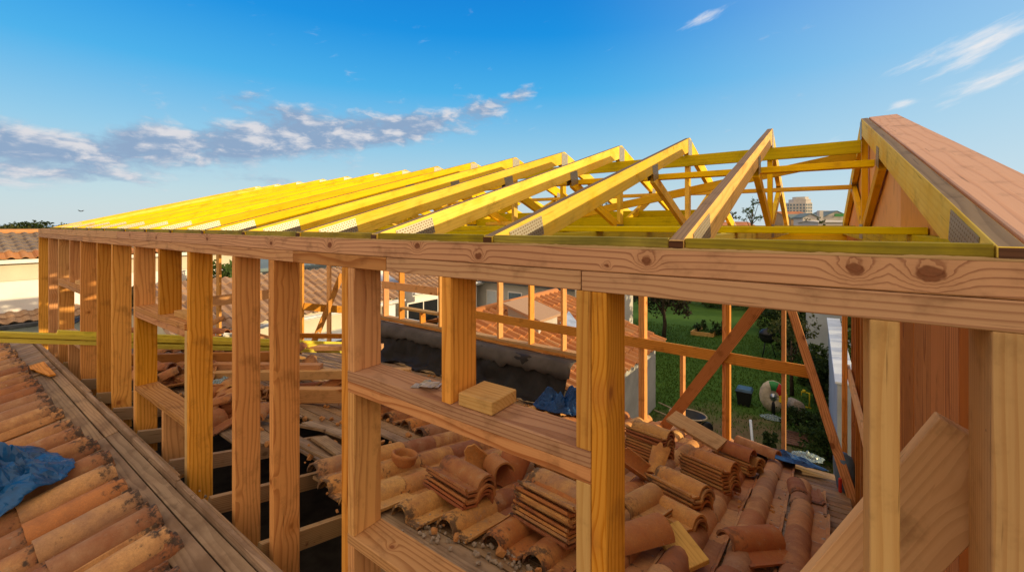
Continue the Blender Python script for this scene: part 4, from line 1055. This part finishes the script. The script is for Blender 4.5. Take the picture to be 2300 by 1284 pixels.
# painted disc
g = onZ(1737, 930, 0); t = thing('wind_wheel', 'big cream disc with a red, yellow and green segment, propped on a dark post', 'wind wheel', g)
tow = Vector((CAM.x - g.x, CAM.y - g.y, 0)).normalized(); side = Vector((-tow.y, tow.x, 0))
def sector(name, a0, a1, r0, r1, off, mat, c, squash=.78, th=.02):
    v = []; f = []; n = 16
    for k in range(n + 1):
        a = a0 + (a1 - a0) * k / n
        for r in (r0, r1):
            p = c + side * (r * squash * math.cos(a)) + ZUP * (r * math.sin(a)) + tow * (off - .22 * r * r); v.append(p)
    for k in range(n): f.append((2 * k, 2 * k + 1, 2 * k + 3, 2 * k + 2))
    o = link(name, mesh_from(name, v, f, True), M[mat], t); so = o.modifiers.new('s', 'SOLIDIFY'); so.thickness = th; return o
dc = g + ZUP * .46
sector('disc', 0, 2 * math.pi, .10, .42, 0, 'creamplastic', dc); sector('hub', 0, 2 * math.pi, .0, .10, .03, 'steel', dc)
for a0, a1, mm in ((.35, 1.15, 'red'), (-.5, .33, 'yell'), (1.17, 1.9, 'green')): sector('coloured_segment', a0, a1, .17, .41, .028, mm, dc)
tube('post', t, [g, g + ZUP * .46 - tow * .06], .045, 'black', 8); 
crumple('plastic_sheet', g + Vector((.02, -.3, .01)), .30, .18, .08, 'plastic', 'clear plastic scrap on the grass at the foot of the cream disc', 'plastic sheet', 5.5, sharp=4)
g = onZ(1785, 925, 0); t = thing('grey_drum', 'dull beige drum lying on its side near the yellow frame', 'drum', g)
lathe('shell', t, [(.001, -.2), (.15, -.2), (.17, -.18), (.175, 0), (.17, .18), (.15, .2), (.001, .2)], g + ZUP * .17, 'stone', 20, (1.45, 0, .5))
g = onZ(1808, 915, 0); t = thing('garden_toy', 'small bright yellow tube frame standing in the grass', 'toy frame', g)
tube('frame', t, [g + side * .10, g + side * .10 + ZUP * .42, g + side * -.08 + ZUP * .42, g - side * .08 + ZUP * .32], .02, 'yell', 8); tube('foot', t, [g + side * .14 + ZUP * .02, g - side * .16 + ZUP * .02], .022, 'yell', 8); lathe('cap', t, [(.001, .05), (.04, .04), (.045, 0), (.001, 0)], g + ZUP * .44 - side * .02, 'yell', 12)
g = onZ(1730, 1060, 0); t = thing('flower_pot', 'tall black flower pot with a thin spiky plant below the eaves', 'flower pot', g)
lathe('pot', t, [(.10, 0), (.17, .34), (.185, .35), (.185, .40), (.165, .40), (.155, .33), (.001, .33)], g, 'black', 20); lathe('rim_ring', t, [(.186, .372), (.195, .385), (.186, .402)], g, 'leafolive', 20, cap=False)
link('plant', crown_mesh('plant', [((g.x, g.y, .62), (.13, .13, .40))], 420, .045), M['leafdark'], t)
g = onZ(1786, 990, 0); t = thing('slatted_pallet', 'brown slatted mat lying on the ground behind the flower pot', 'pallet', g)
ddx = (onZ(1805, 960, 0) - onZ(1805, 1010, 0)).normalized(); 
for k in range(7):
    c = g + side * (.06) + ddx * (-.3 + k * .11) + ZUP * .05; board('slat', t, c - side * .32, c + side * .32, .018, .085, 'soilrug')
for s_ in (-.26, .26): board('bearer', t, g + side * (.06 + s_) - ddx * .36 + ZUP * .02, g + side * (.06 + s_) + ddx * .42 + ZUP * .02, .035, .05, 'soilrug')
g = onZ(1690, 1010, 0); p1 = onZ(1700, 990, .30)
tag(tube('white_pipe', None, [g + Vector((.1, -.6, .05)), g + Vector((0, -.1, .35)), g + Vector((-.05, .1, .62))], .028, 'bluewhite', 10), 'short white pipe sticking up out of the ground near the eaves', 'pipe')
g = onZ(1545, 965, 0); t = thing('wheelbarrow', 'dark tub barrow with pale rim and a coil of rope beside the grey wall', 'wheelbarrow', g)
v = []; f = []
for (z, rx_, ry_) in ((.14, .22, .16), (.38, .42, .30), (.385, .40, .28), (.16, .20, .14)):
    for k in range(24): a = k / 24 * 6.2832; v.append(g + side * rx_ * math.cos(a) + tow * ry_ * math.sin(a) + ZUP * z)
for i in range(3):
    for k in range(24): f.append((i * 24 + k, i * 24 + (k + 1) % 24, (i + 1) * 24 + (k + 1) % 24, (i + 1) * 24 + k))
f.append(tuple(range(72, 96)))
link('tub', mesh_from('tub', v, f, True), M['black'], t)
tube('rim', t, [g + side * .425 * math.cos(a * .2618) + tow * .305 * math.sin(a * .2618) + ZUP * .385 for a in range(25)], .018, 'rope', 8)
for s_ in (-1, 1): tube('handle', t, [g + side * .2 + tow * .2 * s_ + ZUP * .2, g - side * .75 + tow * .26 * s_ + ZUP * .42], .016, 'rope', 8)
lathe('wheel', t, [(.001, -.035), (.13, -.035), (.15, -.02), (.15, .02), (.13, .035), (.001, .035)], g + side * .42 + ZUP * .15, 'black', 20, (1.57, 0, YAW))
for s_ in (-1, 1): tube('leg', t, [g - side * .18 + tow * .16 * s_ + ZUP * .2, g - side * .24 + tow * .18 * s_], .014, 'black', 6)
pts = [g - side * (.55 + .16 * math.cos(k * .55)) + tow * (.3 + .14 * math.sin(k * .55)) + ZUP * (.03 + .004 * k) for k in range(30)]
tag(tube('rope_coil', None, pts, .018, 'rope', 6), 'beige coil of rope lying on the grass by the tub barrow', 'rope')
# cold frame
g = onZ(1578, 752, 0); t = thing('cold_frame', 'low timber bed frame heaped with dark greenery on the lawn', 'cold frame', g)
a_, c_ = onZ(1552, 752, 0), onZ(1600, 757, 0); b2 = onZ(1578, 738, 0)
for q0, q1 in ((a_, c_), (a_, b2), (c_, c_ + (b2 - a_))): board('side_board', t, q0 + ZUP * .09, q1 + ZUP * .09, .18, .04, 'pale')
mid = (a_ + c_ + b2 + c_ + b2 - a_) / 4
link('foliage', crown_mesh('foliage', [((mid.x + .2, mid.y, .25), (.75, .7, .28)), ((mid.x + .7, mid.y + .2, .3), (.5, .5, .3))], 900, .06), M['leafdark'], t)
# ================================================================== HOUSES
def tiled(name, parent, e0, e1, up, mat, pitch=.25, row=.38, amp=.055, sx=6):
    """barrel tiled slope: eave from e0 to e1, up = vector from the eave to the ridge"""
    e0, e1, up = Vector(e0), Vector(e1), Vector(up); ax = (e1 - e0); W = ax.length; ax.normalize(); L_ = up.length; ud = up.normalized(); nm = ax.cross(ud)
    if nm.z < 0: nm = -nm
    nx = max(2, int(W / pitch) * sx); nr_ = max(1, int(L_ / row)); v = []; f = []; ti = []
    tints = {}
    for r in range(nr_):
        for e in (0, 1):
            for i in range(nx + 1):
                u = W * i / nx; ph = (u / pitch) % 1.0
                hgt = amp * max(0., math.sin(math.pi * min(1, ph / .62))) ** .7 if ph < .62 else 0.
                k = int(u / pitch); tt = tints.setdefault((r, k), rnd.random())
                hgt += (.028 if not e else 0) + (tt - .5) * .012
                v.append(e0 + ax * u + ud * (L_ * (r + (e if not e else .999)) / nr_) + nm * hgt); ti.append(tt)
    S = nx + 1
    for r in range(2 * nr_ - 1):
        for i in range(nx): a = r * S + i; f.append((a, a + 1, a + S + 1, a + S))
    o = link(name, mesh_from(name, v, f, False, {'tint': ti}), M[mat], parent); so = o.modifiers.new('s', 'SOLIDIFY'); so.thickness = .015; so.offset = -1 if nm.dot(ax.cross(ud)) > 0 else 1
    return o
def window(parent, lo, hi, axis, mat='glassdark', fr='white', bar=True):
    """flat window on a wall facing +X (axis 0) or -Y (axis 1); lo/hi are world corners on the wall face"""
    lo, hi = Vector(lo), Vector(hi); w_ = .05
    if axis == 0:
        a = box('window_frame', parent, (lo.x - .03, lo.y, lo.z), (lo.x + .02, hi.y, hi.z), fr, .004)
        y0, y1, z0, z1 = lo.y + w_, hi.y - w_, lo.z + w_, hi.z - w_
        ym = (y0 + y1) / 2
        for q0, q1 in (((y0, ym - .025), (ym + .025, y1)) if bar else ((y0, y1),)):
            for_p = box('pane', a, (lo.x + .021, q0, z0), (lo.x + .026, q1, z1), mat, 0)
    else:
        a = box('window_frame', parent, (lo.x, lo.y - .02, lo.z), (hi.x, lo.y + .03, hi.z), fr, .004)
        x0, x1, z0, z1 = lo.x + w_, hi.x - w_, lo.z + w_, hi.z - w_
        box('pane', a, (x0, lo.y - .026, z0), (x1, lo.y - .021, z1), mat, 0)
    return a
# E: outbuilding with the sunlit orange roof
t = thing('garden_outbuilding', 'low outbuilding with a bright orange barrel tiled roof and grey rendered wall', 'outbuilding', (-6.5, 8.3, 0))
EY0, EY1 = 5.95, 10.9
tiled('roof', t, (-3.05, EY0, 1.78), (-3.05, EY1, 1.78), (-3.45, 0, 1.07), 'clayf', .27, .36, .075, 8)
tiled('roof', t, (-9.95, EY1, 1.78), (-9.95, EY0, 1.78), (3.45, 0, 1.07), 'clayf', .27, .36, .075, 6)
half = [(-6.5, EY0 + .2 + .37 * k) for k in range(13)]
bm = bmesh.new()
for (hx, hy) in half:
    for s_ in range(6):
        pass
tube('ridge', t, [(-6.5, EY0, 2.86), (-6.5, EY1, 2.86)], .11, 'clayf', 10)
prism('wall', t, [(-3.28, EY1 - .15, 0), (-3.28, EY0 + .15, 0), (-3.28, EY0 + .15, 1.80), (-3.28, EY1 - .15, 1.80)], (-.2, 0, 0), (0, 1, 0), 'greywall', .004)
for yy in (EY0 + .15, EY1 - .35): prism('wall', t, [(-9.7, yy, 0), (-3.49, yy, 0), (-3.49, yy, 1.82), (-6.5, yy, 2.76), (-9.7, yy, 1.82)], (0, .2, 0), (1, 0, 0), 'greywall', .004)
# rendered upstand and zinc flashing on the roof
q0, q1 = onY(1135, 706, 7.6), onY(1186, 700, 7.6)
prism('dormer_wall', t, [(-5.95, 7.5, 2.3), (-5.05, 7.5, 2.3), (-5.05, 7.5, 2.72), (-5.95, 7.5, 2.98)], (0, .9, 0), (1, 0, 0), 'housegrey', .004)
prism('dormer_roof', t, [(-6.05, 7.4, 3.0), (-4.95, 7.4, 2.70), (-4.95, 7.4, 2.76), (-6.05, 7.4, 3.06)], (0, 1.1, 0), (1, 0, 0), 'claydull', .004)
prism('flashing', t, [(-5.0, 8.45, 2.49), (-4.2, 8.45, 2.24), (-5.3, 9.5, 2.58)], Vector((0, 0, .02)), (1, 0, 0), 'zinc', 0)
# B / C row of houses at X = -11.5
t = thing('tiled_house', 'cream house with pinkish tiled roof and pale gutter seen through the left end wall', 'house', (-13.8, 5, 0), 'neighbouring houses')
tiled('roof', t, (-11.45, 2.2, 2.45), (-11.45, 8.9, 2.45), (-2.6, 0, .95), 'claydull', .25, .36, .065, 6)
tiled('roof', t, (-16.6, 8.9, 2.45), (-16.6, 2.2, 2.45), (2.6, 0, .95), 'claydull', .3, .5, .06, 4)
box('wall', t, (-16.4, 2.5, 0), (-11.75, 8.6, 2.43), 'cream', .005); box('fascia', t, (-11.52, 2.2, 2.29), (-11.47, 8.9, 2.42), 'white', .004); box('gutter', t, (-11.46, 2.2, 2.33), (-11.36, 8.9, 2.41), 'zinc', .02)
box('terrace_roof', t, (-11.74, 2.5, 1.70), (-10.5, 8.8, 1.78), 'bluewhite', .01); box('gutter', t, (-10.49, 2.5, 1.66), (-10.39, 8.8, 1.80), 'gutter', .02)
for yy in (3.1, 5.0, 6.9): window(t, (-11.748, yy, .4), (-11.748, yy + 1.3, 1.5), 0)
t = thing('tiled_house', 'white house with wide dark sliding windows behind the garden side window opening', 'house', (-14, 11.5, 0), 'neighbouring houses')
tiled('roof', t, (-11.35, 9.2, 2.62), (-11.35, 13.15, 2.62), (-3.6, 0, 1.35), 'claydull', .24, .34, .07, 6)
box('wall', t, (-17, 9.5, 0), (-11.6, 13.0, 2.60), 'white', .005); box('fascia', t, (-11.42, 9.2, 2.44), (-11.37, 13.15, 2.60), 'white', .004); box('gutter', t, (-11.36, 9.2, 2.50), (-11.26, 13.15, 2.59), 'zinc', .02)
q0, q1 = onX(914, 712, -11.598), onX(984, 674, -11.598)
window(t, (-11.598, q0.y, .9), (-11.598, min(q1.y, 12.8), 2.2), 0)
q0 = onX(884, 690, -11.598); box('shutter', t, (-11.597, q0.y - .3, .8), (-11.55, q0.y + .05, 2.25), 'bluewhite', .01)
# D
t = thing('tiled_house', 'pale grey house with blue grey windows and dark eaves behind the orange roof', 'house', (-9, 15, 0), 'neighbouring houses')
DY = 13.3
box('wall', t, (-15, DY, 0), (-5.75, DY + 2.6, 2.60), 'housegrey', .005)
tiled('roof', t, (-15.2, DY - .3, 2.66), (-5.6, DY - .3, 2.66), (0, 1.7, .5), 'claydull', .25, .36, .06, 6)
box('gutter', t, (-15.2, DY - .38, 2.57), (-5.6, DY - .28, 2.66), 'gutter', .02)
for a, b_, c_, d_, mm in ((1093, 690, 1116, 652, 'bluewhite'), (1141, 676, 1173, 657, 'glassblue'), (1196, 680, 1212, 660, 'glassdark')):
    q0, q1 = onY(a, b_, DY - .002), onY(b_ and c_, d_, DY - .002); window(t, (q0.x, DY - .002, q0.z), (q1.x, DY - .002, q1.z), 1, mm)
box('chimney', t, (-6.6, 12.4, 0), (-6.0, 12.9, 2.75), 'cream', .01)
t = thing('white_house', 'tall white house with flat blue grey roof edge beyond the pinkish tiled roof', 'house', (-21, 6.5, 0), 'neighbouring houses')
box('wall', t, (-24, 1, 0), (-18.6, 14, 3.05), 'white', .005); box('roof', t, (-24.2, .8, 3.052), (-18.3, 14.2, 3.2), 'roofgrey', .02)
for yy in (3, 6, 9, 11.5): window(t, (-18.598, yy, 1.4), (-18.598, yy + 1.1, 2.5), 0)
t = thing('tiled_house', 'distant house with sandy tiled roof rising behind the round green tree', 'house', (-27, -2, 0), 'neighbouring houses')
tiled('roof', t, (-23, -9, 2.6), (-23, 4, 2.6), (-4, 0, 1.5), 'claydull', .3, .4, .07, 4); box('wall', t, (-30, -8.7, 0), (-23.4, 3.7, 2.58), 'cream', .005)
for yy in (-6, -2, 1): window(t, (-23.398, yy, .9), (-23.398, yy + 1.2, 2.1), 0)
# A: house on the far left
t = thing('tiled_house', 'long house at the left edge with grey brown tiles above an orange lower course', 'house', (-20.5, -1, 0), 'neighbouring houses')
tiled('roof', t, (-18.2, -9, 4.24), (-18.2, 6.4, 4.24), (-2.4, 0, .50), 'claygrey', .26, .36, .05, 6)
tiled('roof', t, (-23, 6.4, 4.24), (-23, -9, 4.24), (2.4, 0, .50), 'claydull', .3, .5, .05, 4)
tiled('lower_roof', t, (-17.65, -9, 4.05), (-17.65, 6.4, 4.05), (-.56, 0, .17), 'clayf', .26, .3, .05, 6)
tube('ridge', t, [(-20.6, -9, 4.77), (-20.6, 6.4, 4.77)], .10, 'clayf', 8)
box('fascia', t, (-17.78, -9, 3.93), (-17.70, 6.4, 4.04), 'white', .004)
box('upper_wall', t, (-22.9, -8.8, 3.44), (-17.92, 6.2, 4.03), 'cream', .004); box('lower_wall', t, (-22.9, -8.8, 0), (-17.96, 6.2, 3.438), 'white', .004)
tiled('canopy', t, (-17.1, -9, 2.36), (-17.1, 6.0, 2.36), (-.85, 0, .2), 'claydull', .26, .3, .05, 6); box('gutter', t, (-17.09, -9, 2.24), (-16.97, 6.0, 2.36), 'gutter', .02)
box('canopy_wall', t, (-17.94, -8.7, 0), (-17.3, 5.8, 2.30), 'bluewhite', .004)
window(t, (-17.958, 1.9, 2.6), (-17.958, 2.5, 3.25), 0, 'glassblue')
# ================================================================== FAR TOWN AND TREES
def far(px, dep): return CAM + (RT * ((px - CX) / FPX) + FW) * dep
def zat(py, dep): return CAM.z + (HY - py) / FPX * dep
# apartment tower
T_D = 380.; c = far(1791, T_D); t = thing('apartment_tower', 'pale many storeyed apartment tower on the skyline', 'apartment tower', (c.x, c.y, 0))
rd = (Vector((c.x, c.y, 0)) - Vector((CAM.x, CAM.y, 0))).normalized(); sd = Vector((rd.y, -rd.x, 0))
def oct_block(name, ctr, rw_, rd_, z0, z1, mat, parent):
    pts = []
    for (u, w_) in ((-1, -.45), (-.55, -1), (.55, -1), (1, -.45), (1, .6), (-1, .6)): pts.append(ctr + sd * u * rw_ + rd * w_ * rd_ + ZUP * z0)
    prism(name, parent, pts, (0, 0, z1 - z0), sd, mat, .1); return pts
c0 = Vector((c.x, c.y, 0))
z1 = zat(456, T_D); body = oct_block('body', c0, 10.8, 9, 0, z1, 'town', t); oct_block('upper_storey', c0 + sd * 1.6, 8.2, 7.4, z1, z1 + 3.0, 'town', t); oct_block('roof_house', c0 + sd * 2.2, 6.0, 5.5, z1 + 3.0, zat(443, T_D), 'town', t)
wm = box_mesh(1.25, .16, 1.5, 0)
for r in range(9):
    z = z1 - 2.0 - r * 2.7
    if z < 1: break
    for (pa, pb, n_) in ((body[0], body[1], 3), (body[1], body[2], 5), (body[2], body[3], 3)):
        for k in range(n_):
            p = pa.lerp(pb, (k + .5) / n_); e = (pb - pa).normalized(); nn = e.cross(ZUP)
            o = link('window', wm, M['glassblue'], t, frame((p.x + nn.x * .03, p.y + nn.y * .03, z), e, ZUP))
def simple_house(name, label, px0, px1, dep, ey, ry, wall, roof, gable='front', group='houses of the far town', zb_=0., wins=2):
    a, b_ = far(px0, dep), far(px1, dep); a.z = b_.z = 0; t = thing(name, label, 'house', (a + b_) / 2, group)
    e = zat(ey, dep); r = zat(ry, dep); W = (b_ - a); L_ = W.length; u = W.normalized(); w_ = FW.copy(); dp = L_ * .9
    if gable == 'front':
        pr = [a, b_, b_ + ZUP * e, (a + b_) / 2 + ZUP * (r - .1), a + ZUP * e]; prism('wall', t, pr, w_ * dp, u, wall, 0)
        mid = (a + b_) / 2
        for s_, q in ((-1, a), (1, b_)):
            q2 = q + u * s_ * .3 + ZUP * (e - .1) - w_ * .3; m2 = mid + ZUP * r - w_ * .3
            prism('roof', t, [q2, m2, m2 + ZUP * .18, q2 + ZUP * .18], w_ * (dp + .6), (m2 - q2), roof, 0)
    else:
        pr = [a, a + w_ * dp, a + w_ * dp + ZUP * e, a + w_ * dp / 2 + ZUP * (r - .1), a + ZUP * e]; prism('wall', t, pr, W, w_, wall, 0)
        for s_ in (0, 1):
            q2 = a - u * .3 + ZUP * (e - .08) + w_ * (dp + .3 if s_ else -.3); m2 = a - u * .3 + w_ * dp / 2 + ZUP * r
            prism('roof', t, [q2, m2, m2 + ZUP * .18, q2 + ZUP * .18], u * (L_ + .6), (m2 - q2), roof, 0)
    for k in range(wins):
        p = a.lerp(b_, (k + .5) / wins) - w_ * .05 + ZUP * (e * .68)
        link('window', box_mesh(L_ * .10, .06, e * .16, 0), M['glassdark'], t, frame(p, u, ZUP))
    return t
simple_house('town_house', 'small white gabled house below the apartment tower', 1803, 1838, 105, 489, 480, 'town', 'roofgrey')
simple_house('town_house', 'ochre house with dark roof, left of the white gable', 1777, 1803, 112, 491, 482, 'townbrick', 'roofgrey', 'side')
simple_house('town_house', 'red roofed house rising behind the ochre one', 1760, 1812, 190, 483, 475, 'townbrick', 'townred', 'side', wins=4)
t = simple_house('town_house', 'broad hall with a blue grey hipped roof and green sign, right of the white gable', 1846, 1912, 150, 489, 474, 'town', 'roofgrey', 'front', wins=3)
a = far(1885, 149.3); link('sign', box_mesh(3.2, .3, 1.0, 0), M['green'], t, frame((a.x, a.y, zat(483, 149.3)), RT, ZUP))
a = far(1842, 140); link('chimney', box_mesh(1.2, 1.2, 9.6, 0), M['town'], t, frame((a.x, a.y, 4.9), RT, ZUP))
simple_house('town_house', 'low cream block with flat top far behind the hall', 1849, 1863, 260, 474, 473, 'town', 'town', 'side')
simple_house('town_house', 'long low pale building in front of the blue grey hall', 1838, 1912, 92, 499, 497, 'town', 'town', 'side', wins=4)
simple_house('town_house', 'red tiled house half hidden by the trusses near the middle', 1600, 1700, 70, 512, 500, 'town', 'townred', 'side', wins=3)
simple_house('town_house', 'brown roofed house low behind the central king posts', 1440, 1560, 60, 514, 501, 'townbrick', 'townred', 'side', wins=3)
simple_house('town_house', 'long terracotta roof far behind the farther trusses', 1220, 1400, 75, 509, 501, 'town', 'townred', 'side', wins=5)
def ftree(px, dep, ytop, w_px, mat, lab, n=900, cz=.6, flat=1., name='distant_tree', leaf=None):
    c = far(px, dep); h = zat(ytop, dep); r = w_px / FPX * dep / 2
    tree(name, lab, (c.x, c.y, 0), h, r, mat, n, leaf or dep * .0014, max(.08, h * .02), 'trees around the town', cz, flat)
ftree(1372, 42, 424, 76, 'leafdark', 'dark dense evergreen behind the middle trusses', 2600, .72, 1.3)
ftree(1640, 60, 465, 44, 'leafolive', 'thin olive tree between the last two trusses, left one', 800, .84, .7)
ftree(1688, 56, 455, 58, 'leafmid', 'bushy green tree between the last two trusses, right one', 1500, .84, .8)
ftree(1845, 88, 488, 20, 'leafmid', 'rounded green bush tree in front of the hall', 500, .75)
ftree(1814, 98, 486, 12, 'leafdark', 'slim dark sapling before the white gable', 240, .7)
c = Vector((-19.5, -.6, 0)); q = onX(505, 625, -17.2)
tree('distant_tree', 'round green tree showing between the tall studs before the sandy roof', (-17.2, q.y, 0), 3.6, 1.5, 'leafmid', 2400, .09, .1, 'trees around the town')
for i, (px, dep, yt, wp, mat, lab) in enumerate([(10, 120, 507, 80, 'leafolive', 'broad pine crown at the left edge above the grey roof'), (66, 150, 500, 46, 'leafdark', 'taller dark pine left of the long wall end'), (96, 165, 498, 40, 'leafdark', 'dark rounded pine nearest the end of the wall'), (42, 180, 505, 60, 'leafdark', 'low spreading pine between the broad and the tall one')]):
    ftree(px, dep, yt, wp, mat, lab, 1700, .8, .55, 'pine_tree', .2)
ftree(77, 260, 494, 8, 'leafdark', 'tiny umbrella pine sticking up from the skyline', 160, .9, .35, 'pine_tree', .28)
# dark treeline
bl = []
for k in range(40):
    px = -60 + k * 9; c = far(px, 330 + rnd.uniform(-20, 20)); bl.append(((c.x, c.y, 2.5), (4.5, 4.5, rnd.uniform(2., 4.2))))
tag(link('treeline', crown_mesh('treeline', bl, 5000, .55), M['leafolive']), 'far dark line of woodland along the coast at the left horizon', 'woodland', None, 'stuff')
# bird
p = CAM + ray(182, 474) * 60
t = thing('flying_bird', 'tiny dark bird gliding in the sky above the far end of the roof', 'bird', p)
v = [(-.22, 0, 0), (-.08, .05, .02), (.10, .03, .02), (.26, 0, 0), (.10, -.03, -.02), (-.08, -.05, -.03), (-.05, .40, .14), (.06, .38, .14), (-.05, -.40, .14), (.06, -.38, .14)]
f = [(0, 5, 1), (1, 5, 4, 2), (2, 4, 3), (1, 2, 7, 6), (4, 5, 8, 9)]
o = link('body', mesh_from('body', v, f), M['bird'], t, Matrix.Translation(p) @ Euler((0, 0, YAW)).to_matrix().to_4x4()); so = o.modifiers.new('s', 'SOLIDIFY'); so.thickness = .05

# ================================================================== CAMERA, SUN, SKY
cd = bpy.data.cameras.new('camera'); cam = bpy.data.objects.new('camera', cd); COL.objects.link(cam)
cam.location = CAM; cam.rotation_euler = (math.radians(90), 0, YAW)
cd.sensor_fit = 'HORIZONTAL'; cd.sensor_width = 36; cd.lens = 36 * FPX / 2300
cd.shift_y = -(642 - HY) / 2300
cd.clip_start = .02; cd.clip_end = 9000
sc.camera = cam
SUN_EL, SUN_AZ = math.radians(12), math.radians(25)     # azimuth from +X towards +Y
sdir = Vector((math.cos(SUN_AZ) * math.cos(SUN_EL), math.sin(SUN_AZ) * math.cos(SUN_EL), math.sin(SUN_EL)))
ld = bpy.data.lights.new('sun', 'SUN'); lo = bpy.data.objects.new('sun', ld); COL.objects.link(lo)
ld.energy = 5.0; ld.angle = math.radians(.5); ld.color = (1, .76, .42)
lo.rotation_euler = sdir.to_track_quat('Z', 'Y').to_euler()
w = bpy.data.worlds.new('World'); sc.world = w; w.use_nodes = True
b = NB(w.node_tree); bg = w.node_tree.nodes['Background']
sky = b.n('TexSky', sky_type='NISHITA', sun_disc=False, sun_elevation=SUN_EL, sun_rotation=math.pi / 2 - SUN_AZ)
sky.altitude = 0; sky.air_density = 1.0; sky.dust_density = SKYP[0]; sky.ozone_density = SKYP[1]
tc = b.n('TexCoord'); dirv = b.vm('NORMALIZE', tc.outputs['Generated'])
s = b.sep(dirv)
fx = b.vm('DOT_PRODUCT', dirv, tuple(RT)); fy = b.vm('DOT_PRODUCT', dirv, tuple(FW))
az = b.m('ARCTAN2', fx, fy); el = b.m('ARCSINE', s[2])
azd = b.m('MULTIPLY', az, 57.2958); eld = b.m('MULTIPLY', el, 57.2958)
skyn = b.vm('MULTIPLY', sky.outputs[0], (SKYG, SKYG, SKYG))
elr = b.ramp(b.m('DIVIDE', eld, 90., clamp=True), [(p_ / 90., tuple(x * CS for x in c_)) for p_, c_ in SKYRAMP])
# paler and milkier towards the sun side
elr = b.mix(b.m('MULTIPLY', b.smooth(azd, 4., 64.), b.smooth(eld, 3., 40., .58, .40)), elr, tuple(x * CS for x in (.56, .72, .84)))
skyc = b.mix(SKYMIX, skyn, elr)
# cloud field in azimuth / elevation degrees
def cloud(paz, pel, waz, wel, slope, amp, x=None):
    dx = b.m('SUBTRACT', azd, paz); dy = b.m('SUBTRACT', b.m('SUBTRACT', eld, pel), b.m('MULTIPLY', dx, slope))
    q = b.m('ADD', b.m('POWER', b.m('DIVIDE', dx, waz), 2.), b.m('POWER', b.m('DIVIDE', dy, wel), 2.))
    return b.m('MULTIPLY', b.m('EXPONENT', b.m('MULTIPLY', q, -1.)), amp)
def addall(l):
    r = l[0]
    for k in l[1:]: r = b.m('ADD', r, k)
    return r
maskL = addall([cloud(*c) for c in CLOUDS_L]); maskR = addall([cloud(*c) for c in CLOUDS_R])
uv = b.comb(azd, b.m('MULTIPLY', eld, 2.2), 0.)
uvr = b.comb(b.m('ADD', b.m('MULTIPLY', azd, .93), b.m('MULTIPLY', eld, .36)), b.m('MULTIPLY', b.m('SUBTRACT', b.m('MULTIPLY', eld, .93), b.m('MULTIPLY', azd, .30)), 4.6), 7.)
def dens(uvv, mask, dv=(0, 0, 0), sc_=.21):
    p = b.vm('ADD', uvv, dv)
    wv = b.vm('MULTIPLY', b.vm('SUBTRACT', b.noise(p, sc_ * 1.2, 2, .5, True), (.5, .5, .5)), (3.2, 2.2, 0))
    n = b.noise(b.vm('ADD', p, wv), sc_, 8, .60)
    return b.m('ADD', mask, b.m('MULTIPLY_ADD', n, 2.3, -1.48))
dL = dens(uv, maskL); dL2 = dens(uv, maskL, (1.1, 1.5, 0))
dR = dens(uvr, maskR, (0, 0, 0), .17)
aL = b.smooth(dL, -.05, .72, 0., .93); aR = b.smooth(dR, .05, 1.0, 0., .95)
lit = b.smooth(b.m('SUBTRACT', dL, dL2), -.15, .45)
cl = b.mix(lit, tuple(x * CS for x in (.27, .38, .56)), tuple(x * CS for x in (.74, .72, .75)))
skyc = b.mix(aL, skyc, cl)
skyc = b.mix(aR, skyc, tuple(x * CS for x in (.88, .86, .86)))
# unseen warm cloud banks behind the viewer and overhead, added as fill light
back = b.m('MULTIPLY', b.smooth(b.m('ABSOLUTE', azd), 68., 105.), b.smooth(eld, -2., 6.))
cn = b.noise(b.vm('MULTIPLY', dirv, (2.2, 2.2, 4.)), 1, 5, .55)
skyc = b.mix(b.m('MULTIPLY', back, b.smooth(cn, .25, .6, .55, 1.)), skyc, tuple(x * CS for x in FILL_BACK))
over = b.m('MULTIPLY', b.smooth(eld, 40., 58.), b.smooth(cn, .2, .6, .45, .85))
skyc = b.mix(over, skyc, tuple(x * CS for x in FILL_OVER))
skyc = b.mix(b.smooth(eld, -3., -.5, 1., 0.), skyc, tuple(x * CS for x in (.10, .085, .06)))
b.put(bg.inputs['Color'], skyc); bg.inputs['Strength'].default_value = SKYS
sc.view_settings.view_transform = 'Standard'; sc.view_settings.look = 'None'
sc.view_settings.exposure = 0; sc.view_settings.gamma = 1
try:
    sc.cycles.max_bounces = 8; sc.cycles.diffuse_bounces = 5; sc.cycles.transparent_max_bounces = 12; sc.cycles.use_denoising = True
except Exception: pass
